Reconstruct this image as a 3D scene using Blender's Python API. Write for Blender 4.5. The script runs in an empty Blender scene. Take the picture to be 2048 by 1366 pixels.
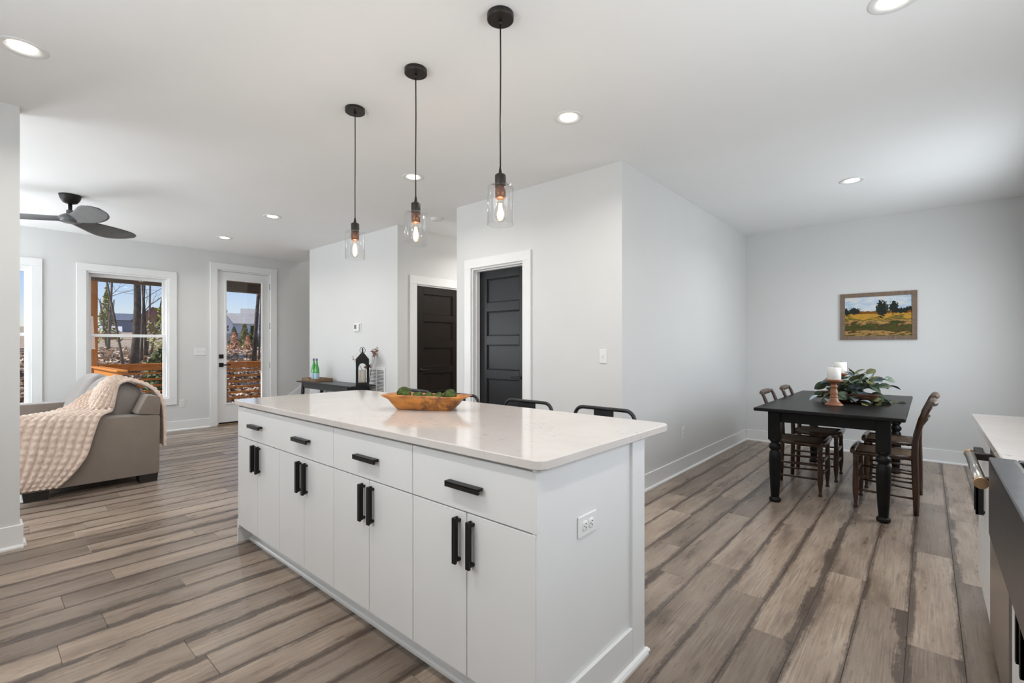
import bpy, math, random
from math import sin, cos, pi, radians as R, sqrt
from mathutils import Vector, Matrix, noise as mnoise

# ------------------------------------------------------------------ camera, world, sun, area lights, exposure
scene = bpy.context.scene
col = scene.collection
random.seed(7)

cam_d = bpy.data.cameras.new('camera')
cam = bpy.data.objects.new('camera', cam_d)
col.objects.link(cam)
cam.location = (0, 0, 1.25)
cam.rotation_euler = (R(90), 0, R(41.265))
cam_d.sensor_width = 36
cam_d.lens = 947.64 / 2048 * 36
cam_d.shift_y = 10.5 / 2048
cam_d.clip_start = 0.03
cam_d.clip_end = 600
scene.camera = cam

scene.view_settings.view_transform = 'Standard'
scene.view_settings.look = 'None'
scene.view_settings.gamma = 1
scene.view_settings.use_curve_mapping = False
scene.view_settings.exposure = 0.10
scene.cycles.max_bounces = 9
scene.cycles.use_adaptive_sampling = True
scene.cycles.adaptive_threshold = 0.02

world = bpy.data.worlds.new('World')
scene.world = world
world.use_nodes = True
wn = world.node_tree
wn.nodes.clear()
w_out = wn.nodes.new('ShaderNodeOutputWorld')
w_bg = wn.nodes.new('ShaderNodeBackground')
w_sky = wn.nodes.new('ShaderNodeTexSky')
w_sky.sky_type = 'NISHITA'
w_sky.sun_disc = False
w_sky.sun_elevation = R(40)
w_sky.sun_rotation = R(190)
w_sky.air_density = 1.0
w_sky.dust_density = 0.15
w_sky.ozone_density = 2.0
w_bg.inputs['Strength'].default_value = 0.128
w_tint = wn.nodes.new('ShaderNodeMix')
w_tint.data_type = 'RGBA'
w_tint.blend_type = 'MULTIPLY'
w_tint.inputs[0].default_value = 1.0
w_tint.inputs[7].default_value = (1.0, 0.95, 1.12, 1)
wn.links.new(w_sky.outputs[0], w_tint.inputs[6])
wn.links.new(w_tint.outputs[2], w_bg.inputs[0])
wn.links.new(w_bg.outputs[0], w_out.inputs[0])


def light(name, kind, loc, power, rot=(0, 0, 0), size=(1, 1), color=(1, 1, 1), **kw):
    d = bpy.data.lights.new(name, kind)
    d.energy = power
    d.color = color
    if kind == 'AREA':
        d.shape = kw.get('shape', 'RECTANGLE')
        d.size = size[0]
        d.size_y = size[1]
        if 'spread' in kw:
            d.spread = kw['spread']
    elif kind == 'POINT':
        d.shadow_soft_size = size[0]
    elif kind == 'SUN':
        d.angle = R(0.6)
    elif kind == 'SPOT':
        d.spot_size = kw.get('angle', R(120))
        d.spot_blend = 0.9
        d.shadow_soft_size = size[0]
    o = bpy.data.objects.new(name, d)
    col.objects.link(o)
    o.location = loc
    o.rotation_euler = rot
    return o


SUN = light('sun', 'SUN', (-30, 10, 30), 4.6, rot=(R(50), 0, R(-15)), color=(1.0, 0.93, 0.83))
# daylight-coloured fill lamps at unseen windows, all added except the dining one
DAY = (0.88, 0.95, 1.0)
LW = {
    'kitchen': light('kitchen_fill', 'AREA', (-1.5, -0.95, 1.62), 28, rot=(R(128), 0, 0), size=(1.9, 1.1), color=DAY),  # added fill for the island fronts, from behind the viewpoint
    'sink': light('sink_fill', 'AREA', (0.70, 1.63, 1.66), 23, rot=(R(108), 0, R(90)), size=(1.3, 1.0), color=DAY),  # added to brighten the island end panel from the right
    'dining': light('dining_window_daylight', 'AREA', (0.78, 5.2, 1.52), 33, rot=(R(84), 0, R(90)), size=(1.5, 1.3), color=DAY),
    'living': light('living_fill', 'AREA', (-6.4, -3.10, 1.4), 130, rot=(R(142), 0, 0), size=(2.6, 1.8), color=DAY),  # added fill that lifts the living room from its unseen side
    'side': light('living_side_fill', 'AREA', (-8.05, -1.35, 1.35), 62, rot=(R(132), 0, R(-72)), size=(0.9, 1.6), color=DAY),  # added upward fill for the ceiling near the window wall
}

# ------------------------------------------------------------------ mesh and object helpers


class G:
    """collects geometry for one mesh"""

    def __init__(s):
        s.v, s.f, s.sm = [], [], []

    def add(s, vs, fs, smooth=False, M=None):
        b = len(s.v)
        if M is not None:
            vs = [M @ Vector(p) for p in vs]
        s.v += [tuple(p) for p in vs]
        for f in fs:
            s.f.append(tuple(b + i for i in f))
            s.sm.append(smooth)
        return s

    def box(s, x0, x1, y0, y1, z0, z1, c=0.0, M=None):
        x0, x1 = min(x0, x1), max(x0, x1)
        y0, y1 = min(y0, y1), max(y0, y1)
        z0, z1 = min(z0, z1), max(z0, z1)
        if c <= 0:
            vs = [(x, y, z) for z in (z0, z1) for y in (y0, y1) for x in (x0, x1)]
            fs = [(0, 2, 3, 1), (4, 5, 7, 6), (0, 1, 5, 4), (2, 6, 7, 3), (0, 4, 6, 2), (1, 3, 7, 5)]
            return s.add(vs, fs, M=M)
        c = min(c, (x1 - x0) * .49, (y1 - y0) * .49, (z1 - z0) * .49)
        X, Y, Z = (x0, x1), (y0, y1), (z0, z1)
        vs, idx = [], {}
        for i in (0, 1):
            for j in (0, 1):
                for k in (0, 1):
                    sx, sy, sz = (1 - 2 * i) * c, (1 - 2 * j) * c, (1 - 2 * k) * c
                    for a, d in enumerate(((0, sy, sz), (sx, 0, sz), (sx, sy, 0))):
                        idx[i, j, k, a] = len(vs)
                        vs.append((X[i] + d[0], Y[j] + d[1], Z[k] + d[2]))
        fs = []
        for i in (0, 1):
            fs.append([idx[i, j, k, 0] for j, k in ((0, 0), (1, 0), (1, 1), (0, 1))])
            fs.append([idx[j, i, k, 1] for j, k in ((0, 0), (1, 0), (1, 1), (0, 1))])
            fs.append([idx[j, k, i, 2] for j, k in ((0, 0), (1, 0), (1, 1), (0, 1))])
        for i in (0, 1):
            for j in (0, 1):
                fs.append([idx[i, j, 0, 0], idx[i, j, 0, 1], idx[i, j, 1, 1], idx[i, j, 1, 0]])
                fs.append([idx[i, 0, j, 0], idx[i, 0, j, 2], idx[i, 1, j, 2], idx[i, 1, j, 0]])
                fs.append([idx[0, i, j, 1], idx[0, i, j, 2], idx[1, i, j, 2], idx[1, i, j, 1]])
                for k in (0, 1):
                    fs.append([idx[i, j, k, a] for a in (0, 1, 2)])
        # orient outwards
        ce = Vector(((x0 + x1) / 2, (y0 + y1) / 2, (z0 + z1) / 2))
        out = []
        for f in fs:
            p = [Vector(vs[i]) for i in f]
            n = (p[1] - p[0]).cross(p[2] - p[0])
            m = sum(p, Vector()) / len(p) - ce
            out.append(f if n.dot(m) > 0 else f[::-1])
        return s.add(vs, out, M=M)

    def lathe(s, prof, c=(0, 0, 0), n=24, smooth=True, M=None, cap=True):
        """prof: (radius, z) from bottom to top"""
        vs, fs = [], []
        for r, z in prof:
            for i in range(n):
                a = 2 * pi * i / n
                vs.append((c[0] + r * cos(a), c[1] + r * sin(a), c[2] + z))
        for k in range(len(prof) - 1):
            for i in range(n):
                j = (i + 1) % n
                fs.append((k * n + i, k * n + j, (k + 1) * n + j, (k + 1) * n + i))
        s.add(vs, fs, smooth, M)
        if cap:
            b = len(s.v) - len(vs)
            if prof[0][0] > 1e-5:
                s.f.append(tuple(b + i for i in reversed(range(n)))); s.sm.append(False)
            if prof[-1][0] > 1e-5:
                s.f.append(tuple(b + (len(prof) - 1) * n + i for i in range(n))); s.sm.append(False)
        return s

    def cyl(s, p, q, r, r2=None, n=12, smooth=True):
        return s.tube([p, q], [r, r if r2 is None else r2], n, smooth)

    def tube(s, pts, r, n=10, smooth=True, closed=False, M=None):
        pts = [Vector(p) for p in pts]
        if not isinstance(r, (list, tuple)):
            r = [r] * len(pts)
        vs, fs = [], []
        up = None
        m = len(pts)
        for i, p in enumerate(pts):
            if closed:
                d = pts[(i + 1) % m] - pts[i - 1]
            else:
                d = pts[min(i + 1, m - 1)] - pts[max(i - 1, 0)]
            d = d.normalized() if d.length > 1e-9 else Vector((0, 0, 1))
            if up is None:
                up = Vector((0, 0, 1)) if abs(d.z) < .9 else Vector((1, 0, 0))
            u = (up - d * up.dot(d))
            if u.length < 1e-6:
                u = d.orthogonal()
            u.normalize()
            up = u
            w = d.cross(u)
            for k in range(n):
                a = 2 * pi * k / n
                vs.append(p + (u * cos(a) + w * sin(a)) * r[i])
        for i in range(m if closed else m - 1):
            j = (i + 1) % m
            for k in range(n):
                l = (k + 1) % n
                fs.append((i * n + k, i * n + l, j * n + l, j * n + k))
        s.add(vs, fs, smooth, M)
        if not closed:
            b = len(s.v) - len(vs)
            s.f.append(tuple(b + k for k in reversed(range(n)))); s.sm.append(False)
            s.f.append(tuple(b + (m - 1) * n + k for k in range(n))); s.sm.append(False)
        return s

    def prism(s, poly, a0, a1, axis='x', M=None):
        """poly: 2D points of the cross-section; extruded along axis from a0 to a1"""
        n = len(poly)

        def P(a, p):
            return {'x': (a, p[0], p[1]), 'y': (p[0], a, p[1]), 'z': (p[0], p[1], a)}[axis]
        vs = [P(a0, p) for p in poly] + [P(a1, p) for p in poly]
        fs = [(i, (i + 1) % n, n + (i + 1) % n, n + i) for i in range(n)]
        fs += [tuple(reversed(range(n))), tuple(range(n, 2 * n))]
        ar = sum(poly[i][0] * poly[(i + 1) % n][1] - poly[(i + 1) % n][0] * poly[i][1] for i in range(n))
        flip = (ar < 0) ^ (a1 < a0) ^ (axis == 'y')
        if flip:
            fs = [f[::-1] for f in fs]
        return s.add(vs, fs, M=M)

    def grid(s, fn, nu, nv, smooth=True, M=None, wrap=False):
        vs = [fn(i / (nu - (0 if wrap else 1)), j / (nv - 1)) for j in range(nv) for i in range(nu)]
        fs = []
        for j in range(nv - 1):
            for i in range(nu if wrap else nu - 1):
                k = (i + 1) % nu
                fs.append((j * nu + i, j * nu + k, (j + 1) * nu + k, (j + 1) * nu + i))
        return s.add(vs, fs, smooth, M)

    def superq(s, c, a, b, h, e=0.35, e2=None, n=28, m=16, M=None, lump=0.0, seed=0):
        """pillow-like rounded block"""
        e2 = e if e2 is None else e2
        sg = lambda v, p: math.copysign(abs(v) ** p, v)
        vs, fs = [], []
        for j in range(m + 1):
            ph = -pi / 2 + pi * j / m
            for i in range(n):
                th = 2 * pi * i / n
                p = Vector((a * sg(cos(ph), e2) * sg(cos(th), e), b * sg(cos(ph), e2) * sg(sin(th), e), h * sg(sin(ph), e2)))
                if lump:
                    k = 1 + lump * mnoise.noise(p * 5 + Vector((seed, seed * 2, 0)))
                    p = p * k
                vs.append(p)
        for j in range(m):
            for i in range(n):
                k = (i + 1) % n
                fs.append((j * n + i, j * n + k, (j + 1) * n + k, (j + 1) * n + i))
        T = Matrix.Translation(Vector(c))
        return s.add(vs, fs, True, T @ M if M is not None else T)

    def mesh(s, name):
        me = bpy.data.meshes.new(name)
        me.from_pydata(s.v, [], s.f)
        me.polygons.foreach_set('use_smooth', s.sm)
        me.validate()
        me.update()
        return me

    def build(s, name, mat, parent=None):
        me = s.mesh(name)
        return place(name, me, mat, parent)


def place(name, me, mat, parent=None):
    o = bpy.data.objects.new(name, me)
    col.objects.link(o)
    if mat is not None and not me.materials:
        me.materials.append(mat)
    if parent is not None:
        o.parent = parent
    return o


def tag(o, label, cat, group=None, kind=None):
    o['label'] = label
    o['category'] = cat
    if group:
        o['group'] = group
    if kind:
        o['kind'] = kind
    return o


def thing(name, label, cat, loc=(0, 0, 0), rz=0.0, group=None, kind=None):
    o = bpy.data.objects.new(name, None)
    o.empty_display_size = 0.05
    col.objects.link(o)
    o.location = loc
    o.rotation_euler = (0, 0, rz)
    return tag(o, label, cat, group, kind)


def dup(root, loc, rz, label):
    r = root.copy()
    col.objects.link(r)
    r.location = loc
    r.rotation_euler = (0, 0, rz)
    r['label'] = label
    for ch in list(root.children):
        c = ch.copy()
        col.objects.link(c)
        c.parent = r
        for g in list(ch.children):
            d = g.copy()
            col.objects.link(d)
            d.parent = c
    return r


def Rz(a):
    return Matrix.Rotation(a, 4, 'Z')


def T(x, y, z):
    return Matrix.Translation((x, y, z))


# ------------------------------------------------------------------ materials


def new_mat(name):
    m = bpy.data.materials.new(name)
    m.use_nodes = True
    nt = m.node_tree
    b = nt.nodes['Principled BSDF']
    return m, nt, b


def N(nt, t, **kw):
    n = nt.nodes.new(t)
    for k, v in kw.items():
        setattr(n, k, v)
    return n


def ramp(nt, stops, interp='LINEAR'):
    n = nt.nodes.new('ShaderNodeValToRGB')
    n.color_ramp.interpolation = interp
    e = n.color_ramp.elements
    while len(e) < len(stops):
        e.new(0.5)
    for i, (p, c) in enumerate(stops):
        e[i].position = p
        e[i].color = (c[0], c[1], c[2], 1) if isinstance(c, (tuple, list)) else (c, c, c, 1)
    return n


def math_n(nt, op, a, b=None, clamp=False):
    n = nt.nodes.new('ShaderNodeMath')
    n.operation = op
    n.use_clamp = clamp
    for i, x in enumerate((a, b)):
        if x is None:
            continue
        if isinstance(x, (int, float)):
            n.inputs[i].default_value = x
        else:
            nt.links.new(x, n.inputs[i])
    return n.outputs[0]


def mixc(nt, fac, a, b, blend='MIX'):
    n = nt.nodes.new('ShaderNodeMix')
    n.data_type = 'RGBA'
    n.blend_type = blend
    for sock, x in ((n.inputs[0], fac), (n.inputs[6], a), (n.inputs[7], b)):
        if isinstance(x, (int, float)):
            sock.default_value = x
        elif isinstance(x, (tuple, list)):
            sock.default_value = (x[0], x[1], x[2], 1)
        else:
            nt.links.new(x, sock)
    return n.outputs[2]


def noise_n(nt, vec, scale, detail=4, rough=0.55):
    n = nt.nodes.new('ShaderNodeTexNoise')
    n.inputs['Scale'].default_value = scale
    n.inputs['Detail'].default_value = detail
    n.inputs['Roughness'].default_value = rough
    if vec is not None:
        nt.links.new(vec, n.inputs['Vector'])
    return n.outputs['Fac']


def scaled(nt, vec, s, off=None):
    m = nt.nodes.new('ShaderNodeMapping')
    m.inputs['Scale'].default_value = s
    nt.links.new(vec, m.inputs['Vector'])
    if off is not None:
        nt.links.new(off, m.inputs['Location'])
    return m.outputs[0]


def bump(nt, b, h, strength=0.2, dist=0.002):
    n = nt.nodes.new('ShaderNodeBump')
    n.inputs['Strength'].default_value = strength
    n.inputs['Distance'].default_value = dist
    nt.links.new(h, n.inputs['Height'])
    nt.links.new(n.outputs[0], b.inputs['Normal'])


def plain(name, c, rough=0.5, metal=0.0, var=0.06, vs=6.0, bmp=0.0, bs=120.0, bd=0.001, coat=0.0, spec=0.5, sheen=0.0):
    m, nt, b = new_mat(name)
    tc = N(nt, 'ShaderNodeTexCoord')
    v = tc.outputs['Object']
    n1 = noise_n(nt, v, vs, 3)
    lo = tuple(x * (1 - var) for x in c)
    hi = tuple(min(1, x * (1 + var)) for x in c)
    r = ramp(nt, [(0.3, lo), (0.7, hi)])
    nt.links.new(n1, r.inputs[0])
    nt.links.new(r.outputs[0], b.inputs['Base Color'])
    b.inputs['Roughness'].default_value = rough
    b.inputs['Metallic'].default_value = metal
    b.inputs['Specular IOR Level'].default_value = spec
    if coat:
        b.inputs['Coat Weight'].default_value = coat
        b.inputs['Coat Roughness'].default_value = 0.08
    if sheen:
        b.inputs['Sheen Weight'].default_value = sheen
    if bmp:
        bump(nt, b, noise_n(nt, v, bs, 3), bmp, bd)
    return m


def woody(name, dark, light_, stretch=(1.5, 24, 24), rough=0.45, coat=0.0, scale=3.0, bmp=0.15, wear=None, spec=0.35):
    m, nt, b = new_mat(name)
    b.inputs['Specular IOR Level'].default_value = spec
    tc = N(nt, 'ShaderNodeTexCoord')
    v = scaled(nt, tc.outputs['Object'], stretch)
    n1 = noise_n(nt, v, scale, 6, 0.6)
    r = ramp(nt, [(0.28, dark), (0.72, light_)])
    nt.links.new(n1, r.inputs[0])
    c = r.outputs[0]
    if wear:
        n2 = noise_n(nt, tc.outputs['Object'], 9, 8, 0.7)
        k = ramp(nt, [(0.50, 0.0), (0.64, 0.9)])
        nt.links.new(n2, k.inputs[0])
        c = mixc(nt, k.outputs[0], c, wear)
    nt.links.new(c, b.inputs['Base Color'])
    b.inputs['Roughness'].default_value = rough
    if coat:
        b.inputs['Coat Weight'].default_value = coat
        b.inputs['Coat Roughness'].default_value = 0.15
    if bmp:
        bump(nt, b, n1, bmp, 0.001)
    return m


def glassy(name, tint=(1, 1, 1), refl=1.0, rough=0.0):
    m = bpy.data.materials.new(name)
    m.use_nodes = True
    nt = m.node_tree
    nt.nodes.clear()
    out = N(nt, 'ShaderNodeOutputMaterial')
    tr = N(nt, 'ShaderNodeBsdfTransparent')
    tr.inputs[0].default_value = (*tint, 1)
    gl = N(nt, 'ShaderNodeBsdfGlossy')
    gl.inputs['Roughness'].default_value = rough
    lw = N(nt, 'ShaderNodeLayerWeight')
    lw.inputs['Blend'].default_value = 0.5
    f5 = math_n(nt, 'POWER', lw.outputs['Facing'], 4.0)
    f = math_n(nt, 'MULTIPLY', math_n(nt, 'ADD', math_n(nt, 'MULTIPLY', f5, 0.7), 0.035), refl, True)
    mx = N(nt, 'ShaderNodeMixShader')
    nt.links.new(f, mx.inputs[0])
    nt.links.new(tr.outputs[0], mx.inputs[1])
    nt.links.new(gl.outputs[0], mx.inputs[2])
    nt.links.new(mx.outputs[0], out.inputs[0])
    return m


def emit(name, c, s):
    m, nt, b = new_mat(name)
    b.inputs['Base Color'].default_value = (*c, 1)
    b.inputs['Emission Color'].default_value = (*c, 1)
    b.inputs['Emission Strength'].default_value = s
    return m


def floor_mat():
    m, nt, b = new_mat('distressed_plank_flooring')
    geo = N(nt, 'ShaderNodeNewGeometry')
    oi = N(nt, 'ShaderNodeObjectInfo')
    tc = N(nt, 'ShaderNodeTexCoord')
    rnd = oi.outputs['Random']
    offs = N(nt, 'ShaderNodeCombineXYZ')
    nt.links.new(math_n(nt, 'MULTIPLY', rnd, 61.0), offs.inputs[2])
    nt.links.new(math_n(nt, 'MULTIPLY', rnd, 17.0), offs.inputs[1])
    pos = geo.outputs['Position']
    big = noise_n(nt, scaled(nt, pos, (4.5, 1.1, 1), offs.outputs[0]), 1.6, 5, 0.6)
    mid = noise_n(nt, scaled(nt, pos, (16, 2.0, 1), offs.outputs[0]), 1.3, 7, 0.68)
    grain = noise_n(nt, scaled(nt, pos, (150, 4.5, 1), offs.outputs[0]), 1.0, 4, 0.6)
    cross = noise_n(nt, scaled(nt, pos, (22, 60, 1), offs.outputs[0]), 1.0, 3, 0.6)
    base = ramp(nt, [(0.36, (0.165, 0.120, 0.090)), (0.47, (0.315, 0.243, 0.190)), (0.62, (0.42, 0.338, 0.270))])
    nt.links.new(math_n(nt, 'ADD', math_n(nt, 'MULTIPLY', big, 0.6), math_n(nt, 'MULTIPLY', mid, 0.4)), base.inputs[0])
    tone = ramp(nt, [(0.0, 0.60), (0.45, 0.95), (1.0, 1.13)])
    nt.links.new(rnd, tone.inputs[0])
    c = mixc(nt, 1.0, base.outputs[0], tone.outputs[0], 'MULTIPLY')
    # fine dark grain lines, gathered where the finish is worn
    gm = ramp(nt, [(0.42, 1.0), (0.58, 0.0)])
    nt.links.new(grain, gm.inputs[0])
    wm = ramp(nt, [(0.44, 0.0), (0.66, 1.0)])
    nt.links.new(mid, wm.inputs[0])
    gf = math_n(nt, 'MULTIPLY', gm.outputs[0], math_n(nt, 'ADD', math_n(nt, 'MULTIPLY', wm.outputs[0], 0.42), 0.14))
    c = mixc(nt, gf, c, (0.070, 0.050, 0.040))
    # saw marks
    sm_ = ramp(nt, [(0.55, 0.0), (0.75, 0.35)])
    nt.links.new(cross, sm_.inputs[0])
    c = mixc(nt, math_n(nt, 'MULTIPLY', sm_.outputs[0], wm.outputs[0]), c, (0.085, 0.062, 0.050))
    # dark charred long edges, wandering in width
    sep = N(nt, 'ShaderNodeSeparateXYZ')
    nt.links.new(tc.outputs['Generated'], sep.inputs[0])
    gx = sep.outputs[0]
    e1 = gx
    e2 = math_n(nt, 'SUBTRACT', 1.0, gx)
    wob = noise_n(nt, scaled(nt, pos, (9, 2.6, 1), offs.outputs[0]), 1.0, 6, 0.65)
    amt = ramp(nt, [(0.15, 0.12), (0.85, 1.25)])
    nt.links.new(math_n(nt, 'FRACT', math_n(nt, 'MULTIPLY', rnd, 13.7)), amt.inputs[0])
    wid = math_n(nt, 'MULTIPLY', math_n(nt, 'SUBTRACT', wob, 0.37, True), amt.outputs[0])
    r2 = math_n(nt, 'FRACT', math_n(nt, 'MULTIPLY', rnd, 7.31))
    d1 = math_n(nt, 'SUBTRACT', e1, math_n(nt, 'MULTIPLY', wid, r2))
    d2 = math_n(nt, 'SUBTRACT', e2, math_n(nt, 'MULTIPLY', wid, math_n(nt, 'SUBTRACT', 1.0, r2)))
    dd = math_n(nt, 'MINIMUM', d1, d2)
    brk = math_n(nt, 'ADD', math_n(nt, 'MULTIPLY', math_n(nt, 'SUBTRACT', grain, 0.5), 0.22), math_n(nt, 'MULTIPLY', math_n(nt, 'SUBTRACT', noise_n(nt, scaled(nt, pos, (60, 34, 1), offs.outputs[0]), 1.0, 5, 0.75), 0.5), 0.20))
    dd = math_n(nt, 'ADD', dd, brk)
    em = ramp(nt, [(0.0, 1.0), (0.025, 0.7), (0.085, 0.0)])
    nt.links.new(dd, em.inputs[0])
    ef = math_n(nt, 'MULTIPLY', math_n(nt, 'MULTIPLY', em.outputs[0], math_n(nt, 'ADD', 0.55, math_n(nt, 'MULTIPLY', grain, 0.8))), 0.82, True)
    c = mixc(nt, ef, c, (0.058, 0.040, 0.030))
    nt.links.new(c, b.inputs['Base Color'])
    b.inputs['Roughness'].default_value = 0.27
    b.inputs['Specular IOR Level'].default_value = 0.42
    rr = ramp(nt, [(0.2, 0.22), (0.8, 0.40)])
    nt.links.new(mid, rr.inputs[0])
    nt.links.new(rr.outputs[0], b.inputs['Roughness'])
    bump(nt, b, math_n(nt, 'ADD', grain, math_n(nt, 'MULTIPLY', mid, 1.5)), 0.16, 0.0012)
    return m


def quartz_mat():
    m, nt, b = new_mat('white_quartz')
    tc = N(nt, 'ShaderNodeTexCoord')
    v = tc.outputs['Object']
    cloud = noise_n(nt, v, 3.0, 5, 0.6)
    base = ramp(nt, [(0.3, (0.585, 0.540, 0.510)), (0.7, (0.645, 0.603, 0.575))])
    nt.links.new(cloud, base.inputs[0])
    fleck = noise_n(nt, v, 46, 5, 0.75)
    where = noise_n(nt, v, 4.2, 3, 0.6)
    fm = ramp(nt, [(0.55, 0.0), (0.66, 0.8)])
    nt.links.new(fleck, fm.inputs[0])
    wm = ramp(nt, [(0.50, 0.0), (0.62, 1.0)])
    nt.links.new(where, wm.inputs[0])
    c = mixc(nt, math_n(nt, 'MULTIPLY', fm.outputs[0], wm.outputs[0]), base.outputs[0], (0.30, 0.27, 0.25))
    nt.links.new(c, b.inputs['Base Color'])
    b.inputs['Roughness'].default_value = 0.09
    b.inputs['Specular IOR Level'].default_value = 0.6
    return m


def painting_mat():
    """loose brushwork landscape: pale sky, dark clumps of trees, ochre and olive bands of field"""
    m, nt, b = new_mat('landscape_brushwork')
    tc = N(nt, 'ShaderNodeTexCoord')
    g = tc.outputs['Generated']
    sep = N(nt, 'ShaderNodeSeparateXYZ')
    nt.links.new(g, sep.inputs[0])
    u, v = sep.outputs[0], sep.outputs[2]
    L = nt.links.new
    stroke = noise_n(nt, scaled(nt, g, (3.2, 1, 9)), 1.4, 5, 0.62)
    fine = noise_n(nt, scaled(nt, g, (9, 1, 7)), 2.6, 6, 0.72)
    cl = ramp(nt, [(0.35, (0.40, 0.52, 0.66)), (0.55, (0.62, 0.66, 0.70)), (0.7, (0.72, 0.64, 0.58))])
    L(noise_n(nt, scaled(nt, g, (3, 1, 6)), 1.5, 4, 0.6), cl.inputs[0])
    vv = math_n(nt, 'ADD', v, math_n(nt, 'MULTIPLY', math_n(nt, 'SUBTRACT', stroke, 0.5), 0.62))
    field = ramp(nt, [(0.00, (0.09, 0.08, 0.02)), (0.07, (0.45, 0.26, 0.09)), (0.12, (0.06, 0.04, 0.02)), (0.21, (0.08, 0.085, 0.02)),
                      (0.29, (0.05, 0.040, 0.02)), (0.355, (0.48, 0.28, 0.09)), (0.41, (0.09, 0.080, 0.02)), (0.49, (0.52, 0.29, 0.04)), (0.56, (0.45, 0.25, 0.05))])
    L(vv, field.inputs[0])
    # ground / sky split with a wandering skyline
    hill = math_n(nt, 'ADD', 0.56, math_n(nt, 'MULTIPLY', math_n(nt, 'SUBTRACT', fine, 0.5), 0.10))
    is_sky = math_n(nt, 'GREATER_THAN', v, math_n(nt, 'ADD', hill, 0.07))
    c = mixc(nt, is_sky, field.outputs[0], cl.outputs[0])
    is_ridge = math_n(nt, 'MULTIPLY', math_n(nt, 'GREATER_THAN', v, hill), math_n(nt, 'SUBTRACT', 1.0, is_sky))
    c = mixc(nt, is_ridge, c, (0.20, 0.075, 0.012))

    def clump(cx, cz, rx, rz, colr):
        nonlocal c
        dx = math_n(nt, 'DIVIDE', math_n(nt, 'SUBTRACT', u, cx), rx)
        dz = math_n(nt, 'DIVIDE', math_n(nt, 'SUBTRACT', v, cz), rz)
        d = math_n(nt, 'ADD', math_n(nt, 'MULTIPLY', dx, dx), math_n(nt, 'MULTIPLY', dz, dz))
        d = math_n(nt, 'ADD', d, math_n(nt, 'MULTIPLY', math_n(nt, 'SUBTRACT', fine, 0.5), 4.2))
        c = mixc(nt, math_n(nt, 'LESS_THAN', d, 0.8), c, colr)
    dk = mixc(nt, fine, (0.008, 0.012, 0.014), (0.035, 0.040, 0.028))
    clump(0.03, 0.62, 0.07, 0.10, dk)
    clump(0.15, 0.64, 0.11, 0.09, dk)
    clump(0.57, 0.68, 0.10, 0.23, dk)
    clump(0.74, 0.70, 0.075, 0.17, dk)
    clump(0.84, 0.62, 0.14, 0.07, dk)
    clump(0.97, 0.66, 0.10, 0.06, dk)
    clump(0.76, 0.33, 0.08, 0.05, (0.045, 0.06, 0.015))
    clump(0.30, 0.22, 0.14, 0.03, (0.05, 0.06, 0.015))
    L(c, b.inputs['Base Color'])
    b.inputs['Specular IOR Level'].default_value = 0.12
    b.inputs['Roughness'].default_value = 0.6
    bump(nt, b, fine, 0.4, 0.002)
    return m


def ribbed(name, c, rough=0.9, bs=260, sheen=0.4, var=0.18):
    m, nt, b = new_mat(name)
    tc = N(nt, 'ShaderNodeTexCoord')
    v = tc.outputs['Object']
    n1 = noise_n(nt, v, bs, 2)
    n2 = noise_n(nt, v, 4, 3)
    f = math_n(nt, 'ADD', math_n(nt, 'MULTIPLY', n1, 0.7), math_n(nt, 'MULTIPLY', n2, 0.3))
    r = ramp(nt, [(0.3, tuple(x * (1 - var) for x in c)), (0.7, tuple(min(1, x * (1 + var)) for x in c))])
    nt.links.new(f, r.inputs[0])
    nt.links.new(r.outputs[0], b.inputs['Base Color'])
    b.inputs['Roughness'].default_value = rough
    b.inputs['Sheen Weight'].default_value = sheen
    b.inputs['Specular IOR Level'].default_value = 0.2
    bump(nt, b, n1, 0.35, 0.002)
    return m


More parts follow.
